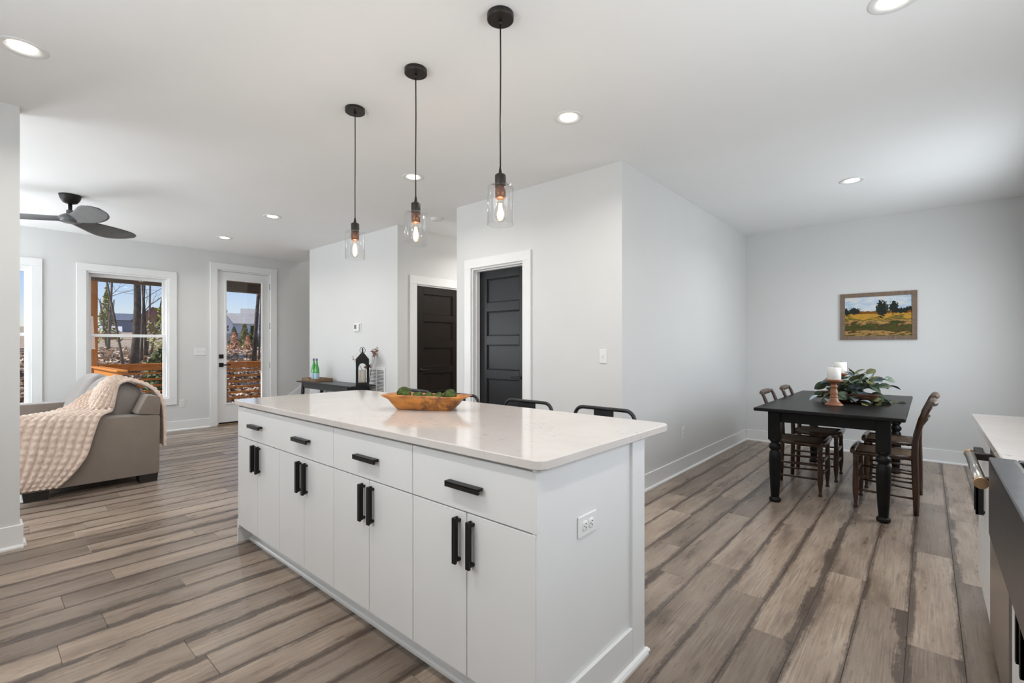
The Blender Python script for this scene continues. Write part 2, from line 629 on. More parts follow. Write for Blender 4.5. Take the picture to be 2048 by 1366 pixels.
MAT = dict(
    wall=plain('wall_paint', (0.66, 0.66, 0.652), 0.55, var=0.012, vs=2, bmp=0.06, bs=260),
    ceiling=plain('ceiling_paint', (0.87, 0.87, 0.865), 0.7, var=0.01, vs=2, bmp=0.05, bs=200),
    trim=plain('white_trim_paint', (0.78, 0.78, 0.775), 0.35, var=0.012, vs=3),
    cab=plain('white_cabinet_lacquer', (0.74, 0.74, 0.735), 0.38, var=0.012, vs=3),
    vinyl=plain('white_vinyl', (0.80, 0.80, 0.80), 0.35, var=0.01),
    floor=floor_mat(),
    quartz=quartz_mat(),
    black=plain('matte_black_metal', (0.012, 0.011, 0.010), 0.42, 0.0, var=0.15, vs=12, spec=0.25),
    gun=plain('gunmetal_stool_paint', (0.030, 0.030, 0.033), 0.36, 0.5, var=0.2, vs=10),
    bronze=plain('dark_bronze', (0.022, 0.015, 0.012), 0.42, 0.2, var=0.2, vs=14),
    copper=plain('brown_bronze_socket', (0.16, 0.075, 0.045), 0.35, 0.75, var=0.2, vs=20),
    door_brown=plain('espresso_door_paint', (0.013, 0.008, 0.005), 0.38, var=0.08, vs=4, spec=0.22),
    door_black=plain('charcoal_door_paint', (0.014, 0.014, 0.015), 0.32, var=0.08, vs=4, spec=0.22),
    table=woody('black_rubbed_table_paint', (0.004, 0.004, 0.004), (0.011, 0.0105, 0.010), (3, 3, 3), 0.36, 0.0, 4, 0.1, wear=None, spec=0.16),
    console=woody('charcoal_console_paint', (0.020, 0.021, 0.023), (0.042, 0.043, 0.046), (4, 30, 30), 0.4, 0.1),
    chair=woody('dark_walnut_stain', (0.018, 0.008, 0.004), (0.070, 0.030, 0.014), (8, 8, 1.5), 0.33, 0.35),
    crest=woody('worn_gilt_crest', (0.055, 0.032, 0.022), (0.16, 0.115, 0.085), (10, 2, 10), 0.45, 0.1),
    rush=woody('woven_rush', (0.05, 0.028, 0.014), (0.16, 0.10, 0.055), (60, 4, 4), 0.7, 0, 3.0, 0.6),
    bowlwood=woody('oiled_orange_wood', (0.24, 0.075, 0.015), (0.74, 0.30, 0.060), (2, 7, 9), 0.42, 0.15, 3.2, 0.2, wear=(0.12, 0.045, 0.018)),
    bowldark=woody('dark_oiled_wood', (0.030, 0.010, 0.006), (0.10, 0.035, 0.018), (6, 3, 9), 0.4, 0.2),
    holder=woody('cherry_turned_wood', (0.20, 0.075, 0.035), (0.34, 0.14, 0.07), (3, 3, 12), 0.38, 0.25),
    moss=plain('moss', (0.055, 0.085, 0.018), 0.95, var=0.75, vs=46, bmp=1.0, bs=70, bd=0.012),
    wax=plain('white_wax', (0.82, 0.80, 0.76), 0.55, var=0.02),
    wax2=plain('ivory_wax', (0.62, 0.58, 0.50), 0.55, var=0.03),
    frame=woody('weathered_frame_wood', (0.13, 0.088, 0.060), (0.235, 0.170, 0.122), (4, 4, 40), 0.6),
    frameh=woody('weathered_frame_wood_across', (0.13, 0.088, 0.060), (0.235, 0.170, 0.122), (40, 4, 4), 0.6),
    painting=painting_mat(),
    sofa=ribbed('taupe_weave', (0.235, 0.192, 0.160)),
    cushion=ribbed('grey_cushion_weave', (0.235, 0.205, 0.188), bs=200),
    blanket=plain('blush_faux_fur', (0.74, 0.585, 0.485), 0.95, var=0.16, vs=40, bmp=0.6, bs=220, bd=0.004, sheen=0.6),
    legdark=plain('espresso_sofa_leg', (0.012, 0.008, 0.006), 0.4),
    rug=ribbed('pale_rug_pile', (0.70, 0.69, 0.67), bs=120),
    glass=glassy('clear_window_glass', (0.985, 0.99, 0.99), 0.9),
    lamp_glass=glassy('clear_shade_glass', (0.985, 0.985, 0.985), 0.8, 0.02),
    bulb_glass=glassy('amber_clear_bulb', (1.0, 0.97, 0.92), 1.2, 0.02),
    filament=emit('glowing_filament', (1.0, 0.72, 0.40), 20),
    lens=emit('lit_downlight_lens', (1.0, 0.90, 0.76), 7),
    plastic=plain('white_plastic', (0.76, 0.76, 0.75), 0.35, var=0.01),
    slot=plain('outlet_slot', (0.03, 0.03, 0.03), 0.6),
    screen=plain('thermostat_display', (0.16, 0.18, 0.18), 0.25),
    vent_dark=plain('duct_shadow', (0.08, 0.08, 0.08), 0.9),
    steel=plain('brushed_steel', (0.42, 0.40, 0.38), 0.24, 1.0, var=0.08, vs=30),
    hinge=plain('satin_nickel', (0.40, 0.40, 0.39), 0.35, 0.9),
    brass=plain('champagne_cap', (0.62, 0.42, 0.24), 0.28, 1.0, var=0.08),
    sink=plain('gunmetal_sink', (0.10, 0.10, 0.105), 0.30, 0.85, var=0.15, vs=18),
    basin=plain('dark_basin', (0.020, 0.022, 0.030), 0.28, 0.6),
    bottle=plain('green_bottle_glass', (0.05, 0.33, 0.05), 0.08, var=0.15, spec=0.7),
    label=plain('pale_blue_bottle_label', (0.40, 0.55, 0.68), 0.5, var=0.15, vs=40),
    cap=plain('blue_bottle_cap', (0.16, 0.18, 0.33), 0.35, 0.4),
    tray=woody('reclaimed_tray_wood', (0.10, 0.052, 0.024), (0.34, 0.23, 0.14), (3, 18, 18), 0.6),
    berry=plain('rust_dried_petal', (0.20, 0.055, 0.020), 0.7, var=0.4, vs=30),
    cotton=plain('pale_dried_blossom', (0.55, 0.50, 0.47), 0.8, var=0.2, vs=30),
    twig=plain('brown_twig', (0.07, 0.045, 0.03), 0.8),
    leaf_a=plain('eucalyptus_leaf', (0.085, 0.120, 0.072), 0.5, var=0.35, vs=14),
    leaf_b=plain('olive_leaf', (0.15, 0.155, 0.065), 0.55, var=0.3, vs=14),
    leaf_c=plain('silver_blue_leaf', (0.36, 0.45, 0.50), 0.5, var=0.2, vs=14),
    fan=plain('charcoal_fan_blade', (0.105, 0.108, 0.112), 0.34, var=0.2, vs=9),
    cedar=woody('stained_cedar', (0.50, 0.17, 0.022), (0.76, 0.31, 0.055), (8, 2, 8), 0.55, 0.05),
    cedarv=woody('stained_cedar_post', (0.42, 0.14, 0.022), (0.66, 0.27, 0.055), (16, 16, 1.2), 0.55),
    beam=woody('weathered_porch_beam', (0.10, 0.075, 0.055), (0.20, 0.155, 0.115), (14, 1.5, 14), 0.7),
    deck=woody('deck_plank', (0.34, 0.20, 0.10), (0.55, 0.38, 0.22), (14, 1.5, 14), 0.7),
    bark=plain('tree_bark', (0.085, 0.066, 0.052), 0.9, var=0.5, vs=9, bmp=0.8, bs=30, bd=0.02),
    bark2=plain('grey_branch_bark', (0.15, 0.125, 0.105), 0.9, var=0.4, vs=9),
    soil=plain('leafy_soil', (0.42, 0.33, 0.23), 0.95, var=0.6, vs=3.5),
    litter_a=plain('dry_tan_leaf', (0.52, 0.36, 0.24), 0.8, var=0.3, vs=7),
    litter_b=plain('dry_brown_leaf', (0.20, 0.12, 0.075), 0.8, var=0.35, vs=7),
    litter_c=plain('bleached_leaf', (0.75, 0.64, 0.54), 0.7, var=0.2, vs=7),
    green=plain('evergreen_leaf', (0.075, 0.115, 0.030), 0.6, var=0.6, vs=8),
    greeny=plain('yellow_green_needle', (0.26, 0.27, 0.075), 0.7, var=0.4, vs=8),
    rustleaf=plain('rust_shrub_leaf', (0.68, 0.36, 0.22), 0.8, var=0.3, vs=8),
    siding=plain('blue_grey_siding', (0.60, 0.66, 0.76), 0.7, var=0.05, vs=1),
    siding2=plain('slate_siding', (0.20, 0.24, 0.32), 0.7, var=0.06, vs=1),
    brick=plain('faded_red_brick', (0.30, 0.13, 0.14), 0.85, var=0.15, vs=2),
    shingle=plain('grey_shingle', (0.40, 0.39, 0.39), 0.85, var=0.15, vs=2),
    shingle2=plain('blue_slate_shingle', (0.15, 0.18, 0.24), 0.85, var=0.15, vs=2),
    fence=plain('dark_fence_paint', (0.10, 0.10, 0.135), 0.8, var=0.2, vs=3),
    shedwall=plain('terracotta_shed', (0.50, 0.20, 0.12), 0.8, var=0.2, vs=2),
    pane=plain('far_window_pane', (0.03, 0.04, 0.06), 0.15),
)
# ------------------------------------------------------------------ the setting
CEIL = 2.748
XW = -8.42       # window wall (room face)
YT = 3.45        # thermostat / pantry wall (room face)
XP = -1.85       # pantry side wall (room face)
YD = 6.89        # dining wall (room face)
XR = 0.83        # right wall (room face)
WT = 0.13


def S(o, label, cat):
    return tag(o, label, cat, kind='structure')


def cells(a0, a1, b0, b1, holes):
    A = sorted({a0, a1, *[h[0] for h in holes], *[h[1] for h in holes]})
    B = sorted({b0, b1, *[h[2] for h in holes], *[h[3] for h in holes]})
    out = []
    for i in range(len(A) - 1):
        run = None
        for j in range(len(B) - 1):
            ca, cb = (A[i] + A[i + 1]) / 2, (B[j] + B[j + 1]) / 2
            inside = any(h[0] < ca < h[1] and h[2] < cb < h[3] for h in holes)
            if inside:
                if run:
                    out.append(run); run = None
            else:
                run = (A[i], A[i + 1], run[2], B[j + 1]) if run else (A[i], A[i + 1], B[j], B[j + 1])
        if run:
            out.append(run)
    return out


def wall_along_y(name, x0, x1, y0, y1, holes, label):
    g = G()
    for a, b, c, d in cells(y0, y1, 0, CEIL, holes):
        g.box(x0, x1, a, b, c, d)
    return S(g.build(name, MAT['wall']), label, 'wall')


def wall_along_x(name, y0, y1, x0, x1, holes, label):
    g = G()
    for a, b, c, d in cells(x0, x1, 0, CEIL, holes):
        g.box(a, b, y0, y1, c, d)
    return S(g.build(name, MAT['wall']), label, 'wall')


WIN1 = (1.004, 1.914, 0.488, 2.263)
WIN3 = (-1.80, -0.90, 0.488, 2.263)
WIN2 = (-0.420, 0.489, 0.488, 2.263)
DOOR1 = (2.549, 3.353, 0.0, 2.475)
DOOR2 = (3.730, 4.492, 0.0, 2.05)
DOOR3 = (-3.587, -2.879, 0.0, 2.065)
WK = (-2.45, -0.55, 1.07, 2.17)
WD = (4.45, 5.95, 0.85, 2.25)
WL = (-7.7, -5.1, 0.5, 2.3)
WS = (0.98, 2.28, 1.10, 2.20)

wall_along_y('wall_left', XW - WT, XW, -3.6, 3.84, [WIN1, WIN2, WIN3, DOOR1], 'pale grey living room wall holding the windows and glass door')
g = G()
g.box(XW - WT, XW, 3.84, 6.6, 0, 5.0)
S(g.build('wall_stair', MAT['wall']), 'narrow pale stairwell wall just right of the glass door', 'wall')
g = G()
g.box(-7.20, -7.08, YT + WT, 6.6, 0, CEIL)
g.box(-7.20, -7.08, 3.84, 6.6, CEIL, 5.0)
g.box(XW, -7.08, 6.6, 6.73, 0, 5.0)
g.box(XW - WT, -7.08, 3.72, 3.84, CEIL + 0.12, 5.0)
g.box(XW - WT, -7.08, 3.72, 6.73, 5.0, 5.1)
S(g.build('wall_stair_side', MAT['wall']), 'hidden stairwell walls behind the console table wall', 'wall')
wall_along_x('wall_center', YT, YT + WT, -7.20, -4.90, [], 'pale grey wall behind the black console table')
wall_along_y('wall_hall', -5.03, -4.90, YT + WT, 5.2, [DOOR2], 'warm grey hallway wall around the espresso brown door')
wall_along_x('wall_hall_end', 5.2, 5.33, -5.03, -3.69, [], 'end wall of the short hallway')
wall_along_y('wall_hall_right', -3.82, -3.69, YT + WT, 5.2, [], 'right side wall of the short hallway')
wall_along_x('wall_pantry', YT, YT + WT, -3.82, XP, [DOOR3], 'light grey wall around the charcoal pantry door')
wall_along_y('wall_pantry_side', XP - WT, XP, YT + WT, YD, [], 'long light grey wall leading to the dining area')
wall_along_x('wall_dining', YD, YD + WT, XP - WT, XR + WT, [], 'grey dining wall behind the framed landscape')
wall_along_y('wall_right', XR, XR + WT, -1.3, YD, [WD, WS], 'right wall behind the sink counter, mostly out of view')
wall_along_x('wall_rear', -1.43, -1.30, -4.26, XR + WT, [WK], 'kitchen wall behind the viewpoint')
wall_along_y('wall_left_near', -4.39, -4.26, -3.6, 0.197, [], 'white wall end at the left edge between kitchen and sofa')
wall_along_x('wall_living_rear', -3.73, -3.60, XW - WT, -4.26, [WL], 'living room wall out of view to the left')

# ceiling
g = G()
g.box(XW - WT, -4.26, -3.73, 3.84, CEIL, CEIL + 0.12)
g.box(-4.26, XR + WT, -1.43, 5.33, CEIL, CEIL + 0.12)
g.box(-5.03, -4.26, 3.84, 5.33, CEIL, CEIL + 0.12)
g.box(-1.98, XR + WT, 5.33, YD + WT, CEIL, CEIL + 0.12)
S(g.build('ceiling', MAT['ceiling']), 'smooth white ceiling over kitchen, living and dining areas', 'ceiling')

# pantry floor cover keeps daylight out behind the closed door
g = G()
g.box(-3.69, XP - WT, 3.58, 5.33, CEIL, CEIL + 0.12)
S(g.build('ceiling_pantry', MAT['ceiling']), 'pantry ceiling hidden behind the charcoal door', 'ceiling')

# floor: sub-floor slab with separate planks on it
g = G()
g.box(XW - WT, XR + WT, -3.73, YD + WT, -0.10, -0.012)
g.box(XW - WT, XR + WT, -3.73, -0.30, -0.012, -0.0008)
FL = S(g.build('floor', MAT['floor']), 'distressed taupe wood plank floor', 'floor')
PW, PL = 0.178, 1.215
known = {0: 3.46, -1: 2.595, -2: 2.91, -3: 3.15, -4: 2.287, -5: 3.797, -6: 2.824, -7: 2.54, -8: 4.13,
         -14: 0.595, -16: 0.235, -17: 0.40, -18: 0.74, -20: 0.51, -22: 0.99, -26: 0.52, -27: 0.26}
pl_cache = {}
rp = random.Random(3)
last = 0.0
for k in range(4, -49, -1):
    x0 = 0.110 + PW * k
    x1 = x0 + PW
    if x0 > XR or x1 < XW - 0.02:
        continue
    xa, xb = max(x0, XW - 0.05), min(x1, XR + 0.05)
    xm = (xa + xb) / 2
    yend = YD + 0.03 if xb > XP - 0.02 else (5.2 if -5.0 < xm < -3.75 else (3.95 if xm < -7.15 else YT + 0.05))
    e = known.get(k)
    if e is None:
        last = (last + 0.37 + rp.random() * 0.4) % PL
        e = last
    else:
        last = e % PL
    ys = [-0.30]
    y = e - math.ceil((e + 0.30) / PL) * PL
    while y < yend - 0.02:
        if y > -0.28:
            ys.append(y)
        y += PL
    ys.append(yend)
    for a, b in zip(ys[:-1], ys[1:]):
        key = (round(xb - xa, 3), round(b - a, 3))
        if key not in pl_cache:
            w, l = key
            pl_cache[key] = G().box(-w / 2 + 0.0004, w / 2 - 0.0004, -l / 2 + 0.0004, l / 2 - 0.0004, -0.011, 0, 0.0011).mesh('plank')
        o = place('plank', pl_cache[key], MAT['floor'], FL)
        o.location = (xm, (a + b) / 2, 0)


# baseboards with shoe moulding; normal = direction the face looks to
def baseboard(name, segs, label):
    g, s = G(), G()
    for ax, c, n, a, b in segs:
        t0, t1 = (c, c + n * 0.015)
        u0, u1 = (c + n * 0.015, c + n * 0.031)
        if ax == 'x':
            g.box(a, b, t0, t1, 0.0, 0.143, 0.003)
            s.prism([(u0, 0.0), (u1, 0.0), (u1, 0.010), (u0 + (u1 - u0) * .6, 0.019), (u0, 0.021)], a, b, 'x')
        else:
            g.box(t0, t1, a, b, 0.0, 0.143, 0.003)
            s.prism([(u0, 0.0), (u1, 0.0), (u1, 0.010), (u0 + (u1 - u0) * .6, 0.019), (u0, 0.021)], a, b, 'y')
    o = S(g.build(name, MAT['trim']), label, 'baseboard')
    s.build('shoe_moulding', MAT['trim'], o)
    return o


baseboard('baseboard_left', [('y', XW, 1, -3.5, 2.445), ('y', XW, 1, 3.456, 3.59)], 'white baseboard below the living room windows')
baseboard('baseboard_center', [('x', YT, -1, -7.2, -4.9)], 'white baseboard behind the console table')
baseboard('baseboard_hall', [('y', -4.90, 1, 3.45, 3.61), ('y', -4.90, 1, 4.60, 5.2)], 'white baseboard in the hallway')
baseboard('baseboard_pantry', [('x', YT, -1, -3.82, -3.68), ('x', YT, -1, -2.78, XP + 0.015)], 'white baseboard beside the pantry door')
baseboard('baseboard_pantry_side', [('y', XP, 1, YT - 0.015, YD - 0.015)], 'white baseboard along the wall leading to the dining area')
baseboard('baseboard_dining', [('x', YD, -1, XP + 0.015, XR)], 'white baseboard on the dining wall')
baseboard('baseboard_left_near', [('y', -4.26, 1, -1.2, 0.212), ('x', 0.197, 1, -4.39, -4.262)], 'white baseboard around the wall end at left')

# stair skirt climbing behind the console
g = G()
g.prism([(3.60, 0.0), (3.60, 0.36), (6.55, 2.42), (6.55, 2.10), (3.75, 0.15), (3.75, 0.0)], XW, XW + 0.016, 'x')
S(g.build('trim_1', MAT['trim']), 'sloping white stair skirt beside the glass door', 'trim')


def casing(parent, plane, n, a0, a1, z0, z1, w, ax, full=False, wr=None, name='casing'):
    """flat casing boards around an opening, one mesh per board"""
    t0, t1 = plane, plane + n * 0.02

    def b(p, q, r, s):
        g = G()
        if ax == 'y':
            g.box(t0, t1, p, q, r, s, 0.0025)
        else:
            g.box(p, q, t0, t1, r, s, 0.0025)
        g.build(name, MAT['trim'], parent)
    zb = z0 - w if full else 0.0
    b(a0 - w, a0, zb if not full else z0, z1)
    b(a1, a1 + w, zb if not full else z0, z1)
    b(a0 - w, a1 + w, z1, z1 + w)
    if full:
        b(a0 - w, a1 + w, z0 - w, z0)


def sash_window(name, x_room, hole, label):
    y0, y1, z0, z1 = hole
    w = thing(name, label, 'window', kind='structure')
    casing(w, x_room, 1, y0, y1, z0, z1, 0.098, 'y', full=True)
    # jamb liner
    g = G()
    xo = x_room - WT
    for a, b, c, d in ((y0, y0 + 0.022, z0, z1), (y1 - 0.022, y1, z0, z1), (y0 + 0.022, y1 - 0.022, z1 - 0.022, z1), (y0 + 0.022, y1 - 0.022, z0, z0 + 0.022)):
        g.box(xo - 0.01, x_room + 0.001, a, b, c, d)
    g.build('jamb', MAT['vinyl'], w)
    ya, yb, za, zb = y0 + 0.022, y1 - 0.022, z0 + 0.022, z1 - 0.022
    zm = 1.405
    for nm, xs, lo, hi in (('lower_sash', x_room - 0.075, za, zm + 0.02), ('upper_sash', x_room - 0.108, zm - 0.02, zb)):
        g = G()
        t = 0.036
        g.box(xs - 0.014, xs + 0.014, ya, ya + t, lo, hi, 0.002)
        g.box(xs - 0.014, xs + 0.014, yb - t, yb, lo, hi, 0.002)
        g.box(xs - 0.014, xs + 0.014, ya + t, yb - t, lo, lo + 0.04, 0.002)
        g.box(xs - 0.014, xs + 0.014, ya + t, yb - t, hi - 0.04, hi, 0.002)
        s = g.build(nm, MAT['vinyl'], w)
        G().box(xs - 0.002, xs + 0.002, ya + t, yb - t, lo + 0.04, hi - 0.04).build('pane', MAT['glass'], s)
    return w


sash_window('window_1', XW, WIN1, 'white double-hung window above the taupe sofa')
sash_window('window_2', XW, WIN2, 'double-hung window partly hidden by the wall end at left')

sash_window('added_window_7', XW, WIN3, 'added double-hung window out of view behind the wall end at left')  # made-up unseen window for the living side fill lamp


def plain_window(name, ax, plane, n, hole, label, bars):
    a0, a1, z0, z1 = hole
    w = thing(name, label, 'window', kind='structure')
    g = G()
    p0, p1 = plane + n * 0.0, plane + n * 0.03
    f = 0.06
    rects = [(a0, a0 + f, z0, z1), (a1 - f, a1, z0, z1), (a0, a1, z0, z0 + f), (a0, a1, z1 - f, z1)]
    for i in range(1, bars):
        c = a0 + (a1 - a0) * i / bars
        rects.append((c - 0.03, c + 0.03, z0, z1))
    for p, q, r, s in rects:
        if ax == 'x':
            g.box(p, q, p0, p1, r, s)
        else:
            g.box(p0, p1, p, q, r, s)
    g.build('window_frame', MAT['vinyl'], w)
    return w


w3 = plain_window('added_window_3', 'x', -1.36, 1, WK, 'added kitchen window behind the viewpoint', 3)  # invented opening that frames the rear kitchen fill lamp
G().box(WK[0] + 0.01, WK[1] - 0.01, -1.40, -1.395, WK[2] + 0.005, WK[3] - 0.005).build('sun_block_panel', MAT['trim'], w3)  # unseen panel added to keep the sun out of this opening
plain_window('window_4', 'y', 0.88, -1, WD, 'dining window out of view to the right', 2)
plain_window('added_window_6', 'y', 0.88, -1, WS, 'added window over the sink out of view to the right', 2)  # unseen window added to go with the sink fill lamp
plain_window('added_window_5', 'x', -3.66, 1, WL, 'added living room window out of view to the left', 3)  # made-up window where the living room fill lamp stands

# ---------------- glass porch door
d1 = thing('door_1', 'white full-lite porch door with black lock in the window wall', 'door', kind='structure')
y0, y1, _, z1 = DOOR1
casing(d1, XW, 1, y0, y1, 0, z1, 0.102, 'y')
g = G()
for a, b, c, d in ((y0, y0 + 0.02, 0, z1), (y1 - 0.02, y1, 0, z1), (y0 + 0.02, y1 - 0.02, z1 - 0.02, z1)):
    g.box(XW - WT, XW + 0.001, a, b, c, d)
g.build('jamb', MAT['trim'], d1)
G().box(XW - WT - 0.03, XW + 0.012, y0, y1, 0.0, 0.022, 0.003).build('threshold', MAT['tray'], d1)
G().box(XW - 0.055, XW - 0.015, y0 + 0.02, y1 - 0.02, 0.022, 0.045).build('door_sweep', MAT['black'], d1)
g = G()
xs0, xs1 = XW - 0.060, XW - 0.016
gy0, gy1, gz0, gz1 = 2.680, 3.222, 0.345, 2.318
for a, b, c, d in ((y0 + 0.022, gy0, 0.045, z1 - 0.023), (gy1, y1 - 0.022, 0.045, z1 - 0.023), (gy0, gy1, 0.045, gz0), (gy0, gy1, gz1, z1 - 0.023)):
    g.box(xs0, xs1, a, b, c, d)
slab = g.build('door_slab', MAT['trim'], d1)
g = G()
for a, b, c, d in ((gy0 - 0.022, gy0 + 0.006, gz0 - 0.022, gz1 + 0.022), (gy1 - 0.006, gy1 + 0.022, gz0 - 0.022, gz1 + 0.022),
                   (gy0 + 0.006, gy1 - 0.006, gz0 - 0.022, gz0 + 0.006), (gy0 + 0.006, gy1 - 0.006, gz1 - 0.006, gz1 + 0.022)):
    g.box(xs1 - 0.004, xs1 + 0.009, a, b, c, d, 0.004)
g.build('lite_frame', MAT['trim'], slab)
G().box(XW - 0.040, XW - 0.034, gy0, gy1, gz0, gz1).build('pane', MAT['glass'], slab)
for nm, zc in (('deadbolt', 1.097), ('door_handle', 0.962)):
    g = G()
    g.box(xs1, xs1 + 0.012, 2.578, 2.642, zc - 0.032, zc + 0.032, 0.003)
    if nm == 'door_handle':
        g.cyl((xs1, 2.61, zc), (xs1 + 0.05, 2.61, zc), 0.010)
        g.box(xs1 + 0.040, xs1 + 0.052, 2.60, 2.735, zc - 0.010, zc + 0.008, 0.003)
    else:
        g.box(xs1 + 0.01, xs1 + 0.026, 2.604, 2.616, zc - 0.02, zc + 0.02, 0.003)
    g.build(nm, MAT['black'], d1)
for zc in (2.267, 1.603, 0.939, 0.275):
    G().cyl((XW - 0.004, y1 - 0.010, zc - 0.05), (XW - 0.004, y1 - 0.010, zc + 0.05), 0.008, n=8).build('hinge', MAT['hinge'], d1)


# ---------------- panelled doors (local frame: width along +x, face towards -y)
def panel_door(root, w, h, rails, mat, hand_side, zh=0.95):
    """five-panel door slab; face at y=0, body behind"""
    st = 0.112
    g = G()
    g.box(0, st, 0, 0.035, 0.008, h, 0.002)
    g.box(w - st, w, 0, 0.035, 0.008, h, 0.002)
    for a, b in rails:
        g.box(st, w - st, 0, 0.035, a, b, 0.002)
    sl = g.build('door_slab', mat, root)
    for (a, b), (c, d) in zip(rails[:-1], rails[1:]):
        p = G()
        z0, z1 = b, c
        p.box(st - 0.004, w - st + 0.004, 0.018, 0.028, z0 - 0.004, z1 + 0.004, 0.001)
        i = 0.012
        for q in ((st, st + i, z0, z1), (w - st - i, w - st, z0, z1), (st + i, w - st - i, z0, z0 + i), (st + i, w - st - i, z1 - i, z1)):
            p.box(q[0], q[1], 0.009, 0.020, q[2], q[3], 0.004)
        p.build('panel', mat, sl)
    g = G()
    xh = w - 0.062 if hand_side > 0 else 0.062
    g.lathe([(0.028, 0), (0.028, 0.008), (0.012, 0.010), (0.011, 0.045)], n=16, M=T(xh, 0, zh) @ Matrix.Rotation(R(90), 4, 'X'))
    g.box(xh - (0.115 if hand_side > 0 else 0.012), xh + (0.012 if hand_side > 0 else 0.115), -0.055, -0.040, zh - 0.010, zh + 0.010, 0.004)
    g.build('door_handle', MAT['black'], sl)
    return sl


RAILS = [(0.008, 0.225), (0.552, 0.660), (0.918, 1.012), (1.262, 1.358), (1.612, 1.706), (1.951, 2.045)]
RAILS = [(0.008, 0.215), (0.562, 0.655), (0.919, 1.013), (1.269, 1.362), (1.613, 1.706), (1.951, 2.050)]
d3 = thing('door_3', 'charcoal five-panel pantry door in the wall right of the hallway', 'door', kind='structure')
x0, x1, _, z1 = DOOR3
casing(d3, YT, -1, x0, x1, 0, z1, 0.095, 'x')
g = G()
for a, b, c, d in ((x0, x0 + 0.018, 0, z1), (x1 - 0.018, x1, 0, z1), (x0 + 0.018, x1 - 0.018, z1 - 0.018, z1)):
    g.box(a, b, YT, YT + WT, c, d)
for a, b, c, d in ((x0 + 0.018, x0 + 0.030, 0, z1 - 0.018), (x1 - 0.030, x1 - 0.018, 0, z1 - 0.018), (x0 + 0.030, x1 - 0.030, z1 - 0.030, z1 - 0.018)):
    g.box(a, b, YT + 0.045, YT + 0.088, c, d)
g.build('jamb', MAT['trim'], d3)
sl = panel_door(d3, x1 - x0 - 0.04, z1 - 0.022, RAILS[:-1] + [(1.951, z1 - 0.022)], MAT['door_black'], 1)
sl.location = (x0 + 0.02, YT + 0.09, 0)

d2 = thing('door_2', 'espresso brown five-panel door inside the hallway', 'door', kind='structure')
y0, y1, _, z1 = DOOR2
casing(d2, -4.90, 1, y0, y1, 0, z1, 0.105, 'y')
g = G()
for a, b, c, d in ((y0, y0 + 0.018, 0, z1), (y1 - 0.018, y1, 0, z1), (y0 + 0.018, y1 - 0.018, z1 - 0.018, z1)):
    g.box(-5.03, -4.90, a, b, c, d)
g.build('jamb', MAT['trim'], d2)
RA2 = [(0.008, 0.205), (0.560, 0.655), (0.900, 0.990), (1.235, 1.330), (1.580, 1.672), (1.935, z1 - 0.022)]
sl = panel_door(d2, y1 - y0 - 0.04, z1 - 0.022, RA2, MAT['door_brown'], -1)
sl.rotation_euler = (0, 0, R(90))
sl.location = (-4.915, y0 + 0.02, 0)

# porch roof, beam and yard setting
g = G()
g.box(XW - WT - 2.95, XW - WT - 0.001, 1.15, 7.5, 2.62, 2.75)
pr = S(g.build('porch_roof', MAT['beam']), 'brown porch ceiling beyond the glass door', 'roof')
G().box(-11.30, -11.14, 1.2, 7.5, 2.43, 2.62, 0.004).build('beam', MAT['beam'], pr)

sc_ = thing('staircase', 'wooden stairs climbing behind the console table wall', 'stairs', (-7.80, 3.55, 0))
tr_m = G().box(-0.585, 0.585, -0.025, 0.27, -0.03, 0, 0.004).mesh('tread')
ri_m = G().box(-0.585, 0.585, 0, 0.015, -0.165, -0.03).mesh('riser')
for i in range(11):
    o = place('tread', tr_m, MAT['floor'], sc_)
    o.location = (0, 0.26 * i, 0.182 * (i + 1))
    o = place('riser', ri_m, MAT['trim'], sc_)
    o.location = (0, 0.26 * i, 0.182 * (i + 1) + (0 if i else 0.0))
# ------------------------------------------------------------------ kitchen island
YF = 1.116        # cabinet front face


def pull(parent, x, z, length, horizontal, yf=YF, M=None, mat='black'):
    """slim black finger pull: bar with a lip and two feet, sticking out towards -y"""
    g = G()
    h = length / 2
    if horizontal:
        g.box(x - h, x + h, yf - 0.030, yf - 0.020, z - 0.012, z + 0.006, 0.0012, M)
        g.box(x - h, x + h, yf - 0.030, yf - 0.004, z + 0.002, z + 0.008, 0.001, M)
        for s in (-1, 1):
            g.box(x + s * (h - 0.012) - 0.005, x + s * (h - 0.012) + 0.005, yf - 0.022, yf, z - 0.004, z + 0.006, 0, M)
    else:
        g.box(x - 0.010, x + 0.008, yf - 0.030, yf - 0.020, z - h, z + h, 0.0012, M)
        g.box(x - 0.010, x - 0.004, yf - 0.030, yf - 0.004, z - h, z + h, 0.001, M)
        for s in (-1, 1):
            g.box(x - 0.006, x + 0.006, yf - 0.022, yf, z + s * (h - 0.012) - 0.005, z + s * (h - 0.012) + 0.005, 0, M)
    return g.build('pull', MAT[mat], parent)


